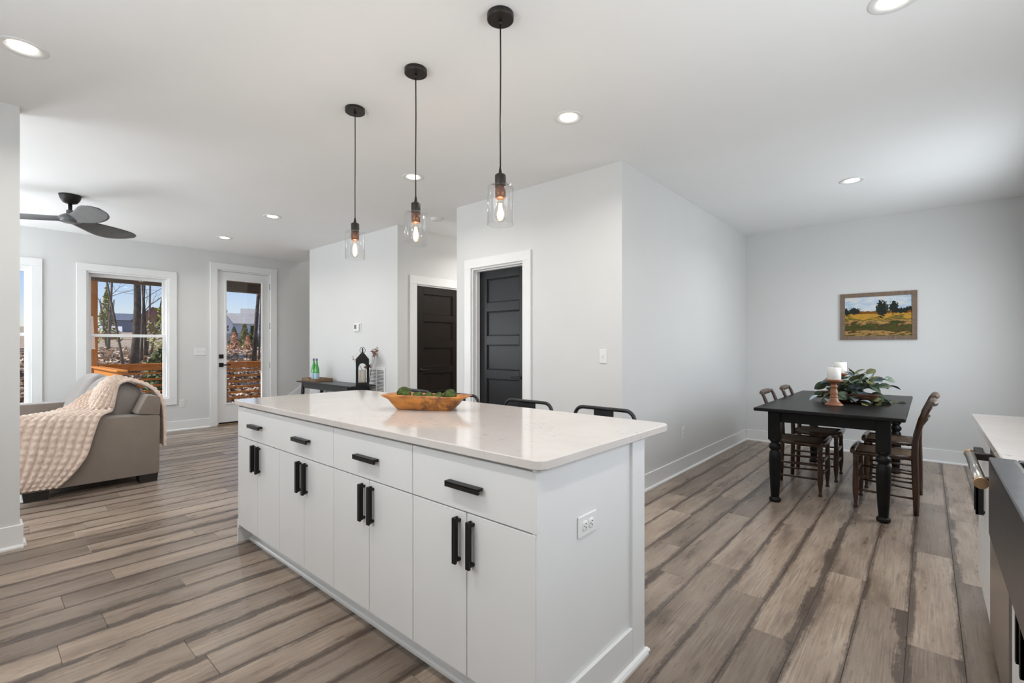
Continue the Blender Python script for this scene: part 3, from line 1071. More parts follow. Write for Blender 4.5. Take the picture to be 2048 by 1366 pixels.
def base_unit(label, xs, drawers, right_gap=0.0):
    """xs: door edges; drawers: list of (x0, x1, pull xs)"""
    c = thing('island_cabinet', label, 'cabinet', ((xs[0] + xs[-1]) / 2, 1.40, 0), 0, 'island cabinets')
    ox, oy = c.location.x, c.location.y
    L = -Vector((ox, oy, 0))

    def B(g, name, mat, par):
        o = g.build(name, mat, par)
        return o
    M = Matrix.Translation(L)
    G().box(xs[0] + 0.001, xs[-1] - 0.001 - right_gap, YF + 0.021, 1.70, 0.10, 0.883, 0, M).build('body', MAT['cab'], c)
    for i in range(len(xs) - 1):
        d = G().box(xs[i] + 0.0018, xs[i + 1] - 0.0018, YF, YF + 0.020, 0.121, 0.681, 0.0015, M).build('door', MAT['cab'], c)
        px = xs[i + 1] - 0.034 if i % 2 == 0 else xs[i] + 0.034
        pull(d, px, 0.584, 0.158, False, M=M)
    for a, b, pz in drawers:
        d = G().box(a + 0.0018, b - 0.0018, YF - 0.002, YF + 0.018, 0.686, 0.872, 0.0015, M).build('drawer_front', MAT['cab'], c)
        for p in pz:
            pull(d, p, 0.777, 0.165, True, YF - 0.002, M)
    return c


base_unit('wide island cabinet with four doors and two drawer pulls at the sofa end', [-3.285, -2.982, -2.684, -2.389, -2.089], [(-3.285, -2.089, (-2.985, -2.392))])
base_unit('middle island cabinet with two doors under one drawer', [-2.089, -1.790, -1.486], [(-2.089, -1.486, (-1.790,))])
base_unit('nearest island cabinet with two doors beside the outlet end panel', [-1.486, -1.186, -0.884], [(-1.486, -0.878, (-1.183,))], 0.016)

ep = thing('end_panel', 'white island end panel with recessed face and corner post near the outlet', 'panel', (-0.88, 1.46, 0))
M = T(0.88, -1.46, 0)
G().box(-0.899, -0.881, 1.118, 1.72, 0.0, 0.883, 0.001, M).build('face_panel', MAT['cab'], ep)
G().box(-0.960, -0.867, 1.704, 1.808, 0.0, 0.883, 0.002, M).build('post', MAT['cab'], ep)
G().box(-0.881, -0.867, 1.118, 1.704, 0.0, 0.150, 0.002, M).build('base_rail', MAT['cab'], ep)
g = G()
prof = [(-0.867, 0.0), (-0.850, 0.0), (-0.850, 0.010), (-0.856, 0.019), (-0.867, 0.022)]
g.prism(prof, 1.118, 1.825, 'y', M)
g.box(-0.960, -0.850, 1.808, 1.825, 0, 0.02, 0.003, M)
g.build('shoe_moulding', MAT['trim'], ep)

ew = thing('end_panel', 'white island end panel facing the sofa', 'panel', (-3.30, 1.46, 0))
M = T(3.30, -1.46, 0)
G().box(-3.303, -3.287, 1.118, 1.72, 0.10, 0.883, 0.001, M).build('face_panel', MAT['cab'], ew)
G().box(-3.318, -3.225, 1.704, 1.808, 0.0, 0.883, 0.002, M).build('post', MAT['cab'], ew)
G().box(-3.318, -3.304, 1.118, 1.704, 0.0, 0.150, 0.002, M).build('base_rail', MAT['cab'], ew)

bp = thing('back_panel', 'white island back panel under the seating overhang', 'panel', (-2.09, 1.75, 0))
M = T(2.09, -1.75, 0)
G().box(-3.224, -0.961, 1.722, 1.742, 0.0, 0.883, 0.001, M).build('face_panel', MAT['cab'], bp)
G().box(-3.224, -0.961, 1.743, 1.757, 0.0, 0.150, 0.002, M).build('base_rail', MAT['cab'], bp)

tk = thing('toe_kick', 'recessed white toe kick board under the island cabinets', 'trim', (-2.09, 1.2, 0))
M = T(2.09, -1.2, 0)
G().box(-3.30, -0.90, 1.202, 1.217, 0.0, 0.099, 0, M).build('board', MAT['cab'], tk)
G().prism([(1.202, 0), (1.184, 0), (1.184, 0.012), (1.189, 0.020), (1.202, 0.024)], -3.30, -0.90, 'x', M).build('shoe_moulding', MAT['trim'], tk)


def rounded_slab(x0, x1, y0, y1, z0, z1, r, seg=8, c=0.003, radii=None):
    rr = radii or (r, r, r, r)

    def ring(ins):
        out = []
        for (cx, cy, a0), q in zip(((x0, y0, 180), (x1, y0, 270), (x1, y1, 0), (x0, y1, 90)), rr):
            sx = 1 if cx == x0 else -1
            sy = 1 if cy == y0 else -1
            for i in range(seg + 1):
                a = R(a0 + 90 * i / seg)
                out.append((cx + sx * q + (q - ins) * cos(a), cy + sy * q + (q - ins) * sin(a)))
        return out
    g = G()
    rings = [(ring(c), z0), (ring(0), z0 + c), (ring(0), z1 - c), (ring(c), z1)]
    n = len(rings[0][0])
    vs = [(p[0], p[1], z) for rg, z in rings for p in rg]
    fs = [tuple(reversed(range(n))), tuple(range(3 * n, 4 * n))]
    for k in range(3):
        for i in range(n):
            j = (i + 1) % n
            fs.append((k * n + i, k * n + j, (k + 1) * n + j, (k + 1) * n + i))
    g.add(vs, fs)
    return g


tag(rounded_slab(-3.330, -0.846, 1.094, 2.018, 0.884, 0.914, 0.04, radii=(0.04, 0.04, 0.045, 0.09)).build('island_countertop', MAT['quartz']),
    'glossy white quartz countertop on the island', 'countertop')


# ------------------------------------------------------------------ electrical plates
def outlet_plate(loc, rot, label, kind='outlet', gangs=1, horizontal=False):
    """plate in local xz, facing -y"""
    o = thing(kind if kind != 'switch' else 'light_switch', label, 'outlet' if kind == 'outlet' else 'light switch', loc, rot)
    w, h = (0.046 * gangs + 0.026, 0.116)
    W = Matrix.Rotation(R(90), 4, 'Y') if horizontal else Matrix.Identity(4)
    G().box(-w / 2, w / 2, -0.006, 0, -h / 2, h / 2, 0.004, W).build('plate', MAT['plastic'], o)
    if kind == 'outlet':
        for s in (-1, 1):
            g = G()
            g.superq((0, 0, 0), 0.017, 0.003, 0.0145, 0.6, 0.5, 16, 8, W @ T(0, -0.0065, s * 0.0195))
            r = g.build('receptacle', MAT['plastic'], o)
            g = G()
            for dx in (-0.0065, 0.0065):
                g.box(dx - 0.0013, dx + 0.0013, -0.0102, -0.009, s * 0.0195 - 0.001, s * 0.0195 + 0.006, 0, W)
            g.lathe([(0.0022, 0), (0.0022, 0.001)], n=8, M=W @ T(0, -0.0092, s * 0.0195 - 0.0065) @ Matrix.Rotation(R(90), 4, 'X'))
            g.build('slot', MAT['slot'], r)
    else:
        for i in range(gangs):
            cx = (i - (gangs - 1) / 2) * 0.046
            g = G().box(cx - 0.005, cx + 0.005, -0.009, -0.005, -0.012, 0.012, 0.001)
            r = g.build('surround', MAT['plastic'], o)
            G().box(cx - 0.0035, cx + 0.0035, -0.018, -0.006, -0.002, 0.009, 0.001).build('toggle', MAT['plastic'], r)
    return o


outlet_plate((-0.881, 1.392, 0.643), R(90), 'white duplex outlet on the island end panel', horizontal=True)
outlet_plate((XP, 4.707, 0.389), R(90), 'white outlet low on the wall leading to the dining area')
outlet_plate((XW, 2.082, 0.400), R(90), 'white outlet between the window and the glass door')
outlet_plate((XW, 2.318, 1.176), R(90), 'triple toggle switch plate left of the glass door', 'switch', 3)
outlet_plate((-2.021, YT, 1.171), 0, 'single toggle switch on the pantry wall', 'switch', 1)

t = thing('thermostat', 'small white thermostat above the console table', 'thermostat', (-5.805, YT, 1.510))
G().box(-0.085, 0.085, -0.006, 0, -0.060, 0.060, 0.004).build('back_plate', MAT['plastic'], t)
G().box(-0.070, 0.060, -0.026, -0.006, -0.050, 0.050, 0.005).build('housing', MAT['plastic'], t)
G().box(-0.052, 0.002, -0.0275, -0.0255, -0.020, 0.036, 0.001).build('display', MAT['screen'], t)

v = thing('return_vent', 'white slatted return air grille low behind the lantern', 'vent', (-5.35, YT, 0.70))
hw, hh = 0.20, 0.285
g = G()
for a, b, c, d in ((-hw, -hw + 0.03, -hh, hh), (hw - 0.03, hw, -hh, hh), (-hw + 0.03, hw - 0.03, hh - 0.03, hh), (-hw + 0.03, hw - 0.03, -hh, -hh + 0.03), (-0.006, 0.006, -hh + 0.03, hh - 0.03)):
    g.box(a, b, -0.012, 0, c, d, 0.002)
g.build('grille_frame', MAT['plastic'], v)
G().box(-hw + 0.02, hw - 0.02, -0.0015, 0, -hh + 0.02, hh - 0.02).build('duct_backing', MAT['vent_dark'], v)
slat = G().box(-hw + 0.03, hw - 0.03, -0.009, -0.007, -0.005, 0.005, 0, Matrix.Rotation(R(-25), 4, 'X')).mesh('slat')
for i in range(28):
    o = place('slat', slat, MAT['plastic'], v)
    o.location = (0, -0.001, -hh + 0.038 + i * (2 * hh - 0.076) / 27)

# ------------------------------------------------------------------ ceiling fittings
dl_lens = G().lathe([(0.0, 0.0005), (0.050, 0.0), (0.056, 0.004)], n=28, cap=False).mesh('lens')
dl_trim = G().lathe([(0.056, 0.006), (0.060, -0.001), (0.088, -0.006), (0.096, -0.002), (0.096, 0.0)], n=36, cap=False).mesh('trim_ring')


def downlight(x, y, label, power=8.0):
    d = thing('downlight', label, 'ceiling light', (x, y, CEIL - 0.0005), 0, 'recessed ceiling lights')
    place('trim_ring', dl_trim, MAT['plastic'], d)
    o = place('lens', dl_lens, MAT['lens'], d)
    o.location = (0, 0, -0.003)
    light('downlight_lamp', 'AREA', (x, y, CEIL - 0.012), power, size=(0.10, 0.10), color=(1.0, 0.96, 0.91), shape='DISK', spread=R(150))
    return d


downlight(-3.406, 0.167, 'recessed downlight at the upper left corner of the picture')
downlight(-1.765, 2.571, 'recessed downlight above the stools, right of the nearest pendant')
downlight(-0.513, 5.230, 'recessed downlight over the dining table')
downlight(-3.414, 2.567, 'recessed downlight seen behind the middle pendant cord')
downlight(-5.665, 2.279, 'living room downlight nearer to the left pendant')
downlight(-7.265, 2.289, 'smallest living room downlight near the window wall')
downlight(-0.106, 2.622, 'recessed downlight cut by the top edge of the picture')
downlight(-1.765, 0.167, 'kitchen downlight just above the view over the aisle')
downlight(-0.106, 0.167, 'kitchen downlight above the viewpoint')
downlight(-4.10, 4.70, 'added hallway downlight hidden behind the pantry wall corner', 15.0)  # unseen fitting added to brighten the hallway wall
light('stairwell_fill', 'POINT', (-7.75, 5.3, 4.6), 34, size=(0.12, 0), color=(1.0, 0.96, 0.91))  # bare light without a fixture, added to brighten the stair recess

sd = thing('smoke_detector', 'round white smoke detector on the hallway ceiling', 'smoke detector', (-4.30, 3.56, CEIL - 0.0005))
G().lathe([(0.045, -0.036), (0.055, -0.030), (0.060, -0.012), (0.066, -0.008), (0.066, 0)], n=28).build('housing', MAT['plastic'], sd)
G().lathe([(0.018, -0.041), (0.020, -0.036)], n=16).build('test_button', MAT['plastic'], sd)


def pendant(x, y, label):
    p = thing('pendant_lamp', label, 'pendant lamp', (x, y, 0), 0, 'glass pendant lamps over the island')
    Z = CEIL
    G().lathe([(0.057, Z - 0.026), (0.060, Z - 0.024), (0.060, Z - 0.0005)], n=36).build('canopy', MAT['bronze'], p)
    g = G()
    g.lathe([(0.007, Z - 0.045), (0.008, Z - 0.026)], n=12)
    g.tube([(0, 0, Z - 0.04), (0.0015, 0, 2.5), (-0.001, 0, 2.25), (0, 0, 2.055)], 0.0032, 8)
    g.build('cord', MAT['bronze'], p)
    so = G().lathe([(0.024, 1.975), (0.025, 1.978), (0.025, 2.022), (0.022, 2.026), (0.012, 2.028), (0.008, 2.036), (0.005, 2.060)], n=24).build('socket_cap', MAT['bronze'], p)
    G().lathe([(0.019, 1.918), (0.024, 1.921), (0.024, 1.940), (0.0255, 1.944), (0.024, 1.948), (0.024, 1.972)], n=24).build('socket', MAT['copper'], so)
    # glass cylinder, closed at the top round the socket, open at the bottom
    ro, ri, zt, zb = 0.0595, 0.0570, 1.977, 1.800
    g = G()
    g.lathe([(ri, zb), (ro, zb), (ro, zt - 0.012), (ro - 0.004, zt - 0.003), (ro - 0.012, zt), (0.027, zt), (0.027, zt - 0.003), (ri - 0.010, zt - 0.003), (ri, zt - 0.012), (ri, zb)], n=48, cap=False)
    g.build('glass_shade', MAT['lamp_glass'], p)
    b = G().lathe([(0.0, 1.812), (0.010, 1.814), (0.022, 1.826), (0.0265, 1.842), (0.0255, 1.860), (0.018, 1.890), (0.0125, 1.915), (0.0120, 1.925)], n=24, cap=False).build('bulb', MAT['bulb_glass'], p)
    g = G()
    for i in range(8):
        a0, a1 = 2 * pi * i / 8, 2 * pi * (i + .5) / 8
        g.tube([(0.006 * cos(a0), 0.006 * sin(a0), 1.895), (0.0115 * cos(a1), 0.0115 * sin(a1), 1.838)], 0.0011, 5)
    g.build('filament', MAT['filament'], b)
    G().cyl((0, 0, 1.83), (0, 0, 1.918), 0.0022, n=8).build('bulb_stem', MAT['bulb_glass'], b)
    light('pendant_bulb', 'POINT', (x, y, 1.862), 3.0, size=(0.015, 0), color=(1.0, 0.78, 0.52))
    return p


pendant(-1.449, 1.572, 'nearest glass cylinder pendant, hanging highest in the picture')
pendant(-2.080, 1.582, 'middle glass cylinder pendant over the island')
pendant(-2.709, 1.590, 'farthest glass cylinder pendant, leftmost over the island')

# ceiling fan
fan = thing('ceiling_fan', 'charcoal three-blade ceiling fan in the living room', 'ceiling fan', (-6.372, 0.640, 0))
Z = CEIL - 0.0005
G().lathe([(0.030, Z - 0.085), (0.055, Z - 0.075), (0.075, Z - 0.045), (0.085, Z - 0.012), (0.087, Z)], n=32).build('canopy', MAT['black'], fan)
G().lathe([(0.016, 2.57), (0.016, Z - 0.08)], n=14).build('downrod', MAT['black'], fan)
G().lathe([(0.0, 2.470), (0.050, 2.472), (0.080, 2.482), (0.092, 2.502), (0.085, 2.530), (0.055, 2.552), (0.030, 2.566), (0.030, 2.595), (0.022, 2.600)], n=32).build('motor_hub', MAT['fan'], fan)


def blade_mesh():
    g = G()
    nu, nv = 13, 28
    top, bot = [], []
    for side in (1, -1):
        for j in range(nv):
            t = j / (nv - 1)
            r = 0.03 + 0.72 * t
            w = 0.056 + 0.058 * sin(min(1.0, t / 0.72) * pi / 2) ** 2
            if t > 0.74:
                q = (t - 0.74) / 0.26
                w *= sqrt(max(0.0, 1 - q * q * 0.985))
            tw = -(R(30) * (1 - t) ** 1.2 + R(15))
            off = 0.035 * sin(pi * t * 0.9)
            for i in range(nu):
                s = -1 + 2 * i / (nu - 1)
                y = s * w + off
                th = 0.012 * (1 - t * 0.55) * sqrt(max(0, 1 - s * s)) + 0.0012
                x = r
                z = 0.010 - 0.012 * t + y * sin(tw) * 0.9 + side * th * 0.5 - 0.25 * y * y
                g.v.append((x, y * cos(tw), z))
    b2 = nu * nv
    for j in range(nv - 1):
        for i in range(nu - 1):
            a = j * nu + i
            g.f.append((a, a + nu, a + nu + 1, a + 1)); g.sm.append(True)
            g.f.append((b2 + a, b2 + a + 1, b2 + a + nu + 1, b2 + a + nu)); g.sm.append(True)
    for j in range(nv - 1):
        for i in (0, nu - 1):
            a, c = j * nu + i, (j + 1) * nu + i
            g.f.append((a, c, b2 + c, b2 + a) if i else (c, a, b2 + a, b2 + c)); g.sm.append(False)
    for i in range(nu - 1):
        a = (nv - 1) * nu + i
        g.f.append((a, b2 + a, b2 + a + 1, a + 1)); g.sm.append(False)
        a = i
        g.f.append((a, a + 1, b2 + a + 1, b2 + a)); g.sm.append(False)
    return g.mesh('blade')


bm_ = blade_mesh()
for a in (8, 128, 248):
    o = place('blade', bm_, MAT['fan'], fan)
    o.location = (0, 0, 2.505)
    o.rotation_euler = (0, 0, R(a))
# ------------------------------------------------------------------ sink run on the right
XC = 0.190        # face of the cabinets on the right run


def pull_x(parent, y, z, length, horizontal, xf, M=None):
    """pull sticking out towards -x"""
    g = G()
    h = length / 2
    if horizontal:
        g.box(xf - 0.030, xf - 0.020, y - h, y + h, z - 0.012, z + 0.006, 0.0012, M)
        g.box(xf - 0.030, xf - 0.004, y - h, y + h, z + 0.002, z + 0.008, 0.001, M)
    else:
        g.box(xf - 0.030, xf - 0.020, y - 0.008, y + 0.010, z - h, z + h, 0.0012, M)
        g.box(xf - 0.030, xf - 0.004, y - 0.008, y - 0.002, z - h, z + h, 0.001, M)
    for s in (-1, 1):
        if horizontal:
            g.box(xf - 0.022, xf, y + s * (h - 0.012) - 0.005, y + s * (h - 0.012) + 0.005, z - 0.004, z + 0.006, 0, M)
        else:
            g.box(xf - 0.022, xf, y - 0.006, y + 0.006, z + s * (h - 0.012) - 0.005, z + s * (h - 0.012) + 0.005, 0, M)
    return g.build('pull', MAT['black'], parent)


c = thing('base_cabinet', 'white base cabinet beyond the dishwasher at the right edge', 'cabinet', (0.5, 2.98, 0))
M = T(-0.5, -2.98, 0)
G().box(XC + 0.021, 0.82, 2.680, 3.300, 0.10, 0.883, 0, M).build('body', MAT['cab'], c)
for ya, yb, yp in ((2.684, 2.989, 2.952), (2.993, 3.298, 3.030)):
    d = G().box(XC, XC + 0.020, ya, yb, 0.121, 0.681, 0.0015, M).build('door', MAT['cab'], c)
    pull_x(d, yp, 0.584, 0.158, False, XC, M)
d = G().box(XC, XC + 0.020, 2.684, 3.298, 0.686, 0.872, 0.0015, M).build('drawer_front', MAT['cab'], c)
pull_x(d, 2.99, 0.777, 0.165, True, XC, M)
G().box(XC + 0.07, XC + 0.085, 2.684, 3.298, 0.0, 0.10, 0, M).build('toe_board', MAT['cab'], c)

c = thing('dishwasher', 'stainless dishwasher with bar handle beside the sink', 'dishwasher', (0.5, 2.37, 0))
M = T(-0.5, -2.37, 0)
G().box(XC + 0.022, 0.80, 2.075, 2.672, 0.10, 0.870, 0, M).build('body', MAT['black'], c)
d = G().box(XC - 0.004, XC + 0.020, 2.085, 2.668, 0.11, 0.868, 0.003, M).build('door', MAT['steel'], c)
xh, zh = 0.126, 0.822
g = G()
g.tube([(xh, 2.10, zh), (xh, 2.625, zh)], 0.0155, 20, M=M)
h = g.build('handle', MAT['steel'], c)
for ya, yb in ((2.082, 2.100), (2.625, 2.640)):
    G().tube([(xh, ya, zh), (xh, (ya + yb) / 2, zh), (xh, yb, zh)], [0.0175, 0.0185, 0.0175], 20, M=M).build('end_cap', MAT['brass'], h)
for yc in (2.13, 2.598):
    G().box(xh + 0.004, XC - 0.002, yc - 0.012, yc + 0.012, zh - 0.014, zh + 0.012, 0.002, M).build('bracket', MAT['bronze'], h)
G().box(XC + 0.07, XC + 0.085, 2.085, 2.668, 0.0, 0.10, 0, M).build('toe_board', MAT['black'], c)

c = thing('sink_cabinet', 'white sink base cabinet under the dark apron sink', 'cabinet', (0.5, 1.63, 0))
M = T(-0.5, -1.63, 0)
G().box(XC + 0.021, 0.82, 1.212, 2.066, 0.10, 0.684, 0, M).build('body', MAT['cab'], c)
for a, b, s in ((1.214, 1.638, 1), (1.642, 2.058, -1)):
    d = G().box(XC, XC + 0.020, a, b, 0.121, 0.676, 0.0015, M).build('door', MAT['cab'], c)
    pull_x(d, b - 0.034 if s > 0 else a + 0.034, 0.56, 0.158, False, XC, M)
G().box(XC + 0.07, XC + 0.085, 1.214, 2.06, 0.0, 0.10, 0, M).build('toe_board', MAT['cab'], c)

c = thing('apron_sink', 'dark gunmetal apron-front sink at the right edge', 'sink', (0.4, 1.63, 0))
M = T(-0.4, -1.63, 0)
sx0, sx1, sy0, sy1 = 0.137, 0.66, 1.250, 2.010
G().box(sx0, sx0 + 0.022, sy0, sy1, 0.690, 0.913, 0.004, M).build('apron', MAT['sink'], c)
g = G()
rim = 0.060
for a, b, e, f in ((sx0, sx0 + rim, sy0, sy1), (sx1 - 0.03, sx1, sy0, sy1), (sx0 + rim, sx1 - 0.03, sy0, sy0 + 0.03), (sx0 + rim, sx1 - 0.03, sy1 - 0.03, sy1)):
    g.box(a, b, e, f, 0.905, 0.920, 0.003, M)
g.build('rim', MAT['sink'], c)
g = G()
a, b, e, f = sx0 + rim, sx1 - 0.03, sy0 + 0.03, sy1 - 0.03
for p in ((a - 0.003, a, e, f, 0.69, 0.905), (b, b + 0.003, e, f, 0.69, 0.905), (a, b, e - 0.003, e, 0.69, 0.905), (a, b, f, f + 0.003, 0.69, 0.905), (a, b, e, f, 0.687, 0.69)):
    g.box(*p, 0, M)
g.build('basin', MAT['basin'], c)
G().box(sx0 + rim - 0.012, sx0 + rim - 0.001, sy0 + 0.03, sy1 - 0.03, 0.896, 0.9215, 0.002, M).build('ledge', MAT['steel'], c)
G().lathe([(0.0, 0.691), (0.04, 0.692), (0.045, 0.690)], c=(0, 0, 0), n=20, cap=False, M=T(0.02, 0, 0)).build('drain', MAT['steel'], c)

g = G()
g.box(0.168, 0.829, 2.012, 3.318, 0.884, 0.914, 0.003)
g.box(0.662, 0.829, 1.248, 2.012, 0.884, 0.914, 0.003)
tag(g.build('side_countertop', MAT['quartz']), 'white quartz countertop beside the apron sink', 'countertop')

# ------------------------------------------------------------------ counter stools
def stool(label):
    s = thing('counter_stool', label, 'stool', (0, 0, 0), 0, 'metal stools behind the island')
    # local: sitter looks towards -y (the island); back at +y
    g = rounded_slab(-0.165, 0.165, -0.165, 0.165, 0.632, 0.648, 0.05, 6, 0.004)
    g.box(-0.14, 0.14, -0.14, 0.14, 0.600, 0.633, 0.006)
    g.build('seat', MAT['gun'], s)
    for sx in (-1, 1):
        for sy in (-1, 1):
            G().tube([(sx * 0.140, sy * 0.140, 0.625), (sx * 0.168, sy * 0.168, 0.40), (sx * 0.205, sy * 0.205, 0.0)], [0.020, 0.018, 0.013], 10).build('leg', MAT['gun'], s)
    g = G()
    for a, b in (((-1, -1), (1, -1)), ((-1, 1), (1, 1)), ((-1, -1), (-1, 1)), ((1, -1), (1, 1))):
        k = 0.186
        g.box(min(a[0], b[0]) * k - 0.006, max(a[0], b[0]) * k + 0.006, min(a[1], b[1]) * k - 0.006, max(a[1], b[1]) * k + 0.006, 0.20, 0.232, 0.003)
    g.build('footrest', MAT['gun'], s)
    pts = []
    yb, w, zt, rc = 0.188, 0.183, 0.915, 0.052
    pts.append((-0.150, 0.13, 0.625))
    pts.append((-0.168, 0.158, 0.72))
    pts.append((-w, yb - 0.006, zt - 0.09))
    for i in range(7):
        a = R(180 - 90 * i / 6)
        pts.append((-w + rc + rc * cos(a), yb, zt - rc + rc * sin(a)))
    for i in range(7):
        a = R(90 - 90 * i / 6)
        pts.append((w - rc + rc * cos(a), yb, zt - rc + rc * sin(a)))
    pts += [(w, yb - 0.006, zt - 0.09), (0.168, 0.158, 0.72), (0.150, 0.13, 0.625)]
    G().tube(pts, 0.0105, 10).build('back_hoop', MAT['gun'], s)
    g = G()
    n = 9
    V, F = [], []
    for j in range(n):
        tt = j / (n - 1)
        z = 0.64 + (zt - 0.64) * tt
        y = 0.150 + (yb - 0.150) * min(1, tt * 1.3)
        for yy in (y - 0.0015, y + 0.0015):
            V += [(-0.060, yy, z), (0.060, yy, z)]
    for j in range(n - 1):
        a, b = 4 * j, 4 * j + 4
        F += [(a, a + 1, b + 1, b), (a + 2, b + 2, b + 3, a + 3), (a, b, b + 2, a + 2), (a + 1, a + 3, b + 3, b + 1)]
    F += [(0, 2, 3, 1), (4 * n - 4, 4 * n - 3, 4 * n - 1, 4 * n - 2)]
    g.add(V, F)
    g.build('back_splat', MAT['gun'], s)
    return s


st = stool('black metal counter stool nearest the outlet end of the island')
st.location = (-1.318, 2.065, 0)
dup(st, (-1.846, 2.062, 0), 0, 'black metal counter stool in front of the pantry door, second from the outlet end')
dup(st, (-2.462, 2.066, 0), R(2), 'metal counter stool with its back just right of the dough bowl')
dup(st, (-2.968, 2.064, 0), R(-3), 'metal counter stool farthest from the outlet end, behind the moss balls')

# ------------------------------------------------------------------ dough bowl and moss balls on the island
def trough(La, Wa, Lb, Wb, h, wall, lug, ex=3.2, n=56):
    """long carved bowl: base La x Wa, rim Lb x Wb (half sizes)"""
    def ring(a, b, z, lg=0.0):
        out = []
        for i in range(n):
            t = 2 * pi * i / n
            c_, s_ = cos(t), sin(t)
            x = a * math.copysign(abs(c_) ** (2 / ex), c_)
            y = b * math.copysign(abs(s_) ** (2 / ex), s_)
            x += lg * math.copysign(max(0.0, abs(c_) - 0.82) / 0.18, c_)
            out.append((x, y, z + 0.003 * sin(3 * t + 1)))
        return out
    prof = [ring(La * .96, Wa * .9, 0.0), ring(La, Wa, 0.004)]
    for k in (0.35, 0.7):
        q = k ** 0.9
        prof.append(ring(La + (Lb - La) * q, Wa + (Wb - Wa) * q, h * k))
    prof += [ring(Lb, Wb, h - 0.004, lug), ring(Lb - wall * .3, Wb - wall * .3, h, lug * .9), ring(Lb - wall, Wb - wall, h - 0.003),
             ring(La + (Lb - La) * .5 - wall, Wa + (Wb - Wa) * .5 - wall, h * 0.5), ring(La - wall, Wa - wall * .6, wall), ring(La * .4, Wa * .3, wall * .9)]
    g = G()
    vs = [p for r in prof for p in r]
    fs = [tuple(reversed(range(n)))]
    for k in range(len(prof) - 1):
        for i in range(n):
            j = (i + 1) % n
            fs.append((k * n + i, k * n + j, (k + 1) * n + j, (k + 1) * n + i))
    fs.append(tuple((len(prof) - 1) * n + i for i in range(n)))
    g.add(vs, fs, True)
    return g


BA = R(30)
bw = trough(0.150, 0.048, 0.212, 0.086, 0.080, 0.013, 0.030).build('dough_bowl', MAT['bowlwood'])
bw.location = (-2.018, 1.602, 0.9145)
bw.scale = (1.05, 1.05, 1.0)
bw.rotation_euler = (0, 0, BA)
tag(bw, 'long carved orange wood dough bowl on the island', 'bowl')


def moss(u, vv, z, r, label):
    g = G()
    g.superq((0, 0, 0), r, r, r, 1.0, 1.0, 26, 18, lump=0.0)
    g.v = [tuple(Vector(p) * (1 + 0.10 * mnoise.noise(Vector(p) * 60 + Vector((u * 40, z * 9, 3))) + 0.05 * mnoise.noise(Vector(p) * 160))) for p in g.v]
    o = g.build('moss_ball', MAT['moss'])
    o.location = (-2.018 + u * cos(BA) - vv * sin(BA), 1.602 + u * sin(BA) + vv * cos(BA), 0.9145 + z)
    return tag(o, label, 'moss ball', 'moss balls in the dough bowl')


moss(-0.128, 0.006, 0.080, 0.039, 'large moss ball leftmost in the dough bowl')
moss(-0.048, 0.006, 0.064, 0.031, 'small moss ball second from the left in the dough bowl')
moss(0.014, 0.004, 0.063, 0.029, 'lowest moss ball in the middle of the dough bowl')
moss(0.072, 0.004, 0.064, 0.029, 'small moss ball second from the right in the dough bowl')
moss(0.136, 0.0, 0.076, 0.034, 'bright moss ball rightmost in the dough bowl')

# ------------------------------------------------------------------ console table and what stands on it
ZC = 0.760
ct = thing('console_table', 'slim charcoal console table against the thermostat wall', 'table', (-6.07, 3.25, 0))
M = T(6.07, -3.25, 0)
cx0, cx1, cy0, cy1 = -6.82, -5.34, 3.075, 3.425
G().box(cx0, cx1, cy0, cy1, ZC - 0.016, ZC, 0.003, M).build('table_top', MAT['console'], ct)
g = G()
g.prism([(cx0 + 0.12, ZC - 0.017), (cx1 - 0.12, ZC - 0.017), (cx1 - 0.20, ZC - 0.092), (cx0 + 0.20, ZC - 0.092)], cy0 + 0.022, cy0 + 0.040, 'y', M)
g.build('apron', MAT['console'], ct)
g = G()
g.prism([(cx0 + 0.12, ZC - 0.017), (cx1 - 0.12, ZC - 0.017), (cx1 - 0.20, ZC - 0.092), (cx0 + 0.20, ZC - 0.092)], cy1 - 0.040, cy1 - 0.022, 'y', M)
g.build('apron', MAT['console'], ct)
for xx in (cx0 + 0.14, cx1 - 0.14):
    G().box(xx - 0.02, xx + 0.02, cy0 + 0.041, cy1 - 0.041, ZC - 0.075, ZC - 0.017, 0.002, M).build('cross_rail', MAT['console'], ct)
    for yy, s in ((cy0 + 0.035, 1), (cy1 - 0.035, -1)):
        out = -0.10 if xx < -6 else 0.10
        vs = []
        for (z, dx) in ((0.0, out), (ZC - 0.02, 0.0)):
            for a, b in ((-0.022, -0.016), (0.022, -0.016), (0.022, 0.016), (-0.022, 0.016)):
                vs.append((xx + dx + a, yy + b, z))
        G().add(vs, [(3, 2, 1, 0), (4, 5, 6, 7), (0, 1, 5, 4), (1, 2, 6, 5), (2, 3, 7, 6), (3, 0, 4, 7)], M=M).build('leg', MAT['console'], ct)
G().box(cx0 + 0.05, cx1 - 0.05, 3.24, 3.26, 0.18, 0.215, 0.002, M).build('stretcher', MAT['console'], ct)

tr = thing('serving_tray', 'shallow reclaimed wood tray under the green bottles', 'tray', (-6.58, 3.265, ZC + 0.001))
G().box(-0.19, 0.19, -0.115, 0.115, 0, 0.012, 0.002).build('base', MAT['tray'], tr)
for a, b, c_, d_ in ((-0.205, -0.19, -0.13, 0.13), (0.19, 0.205, -0.13, 0.13), (-0.19, 0.19, -0.13, -0.115), (-0.19, 0.19, 0.115, 0.13)):
    G().box(a, b, c_, d_, 0, 0.042, 0.002).build('side', MAT['tray'], tr)


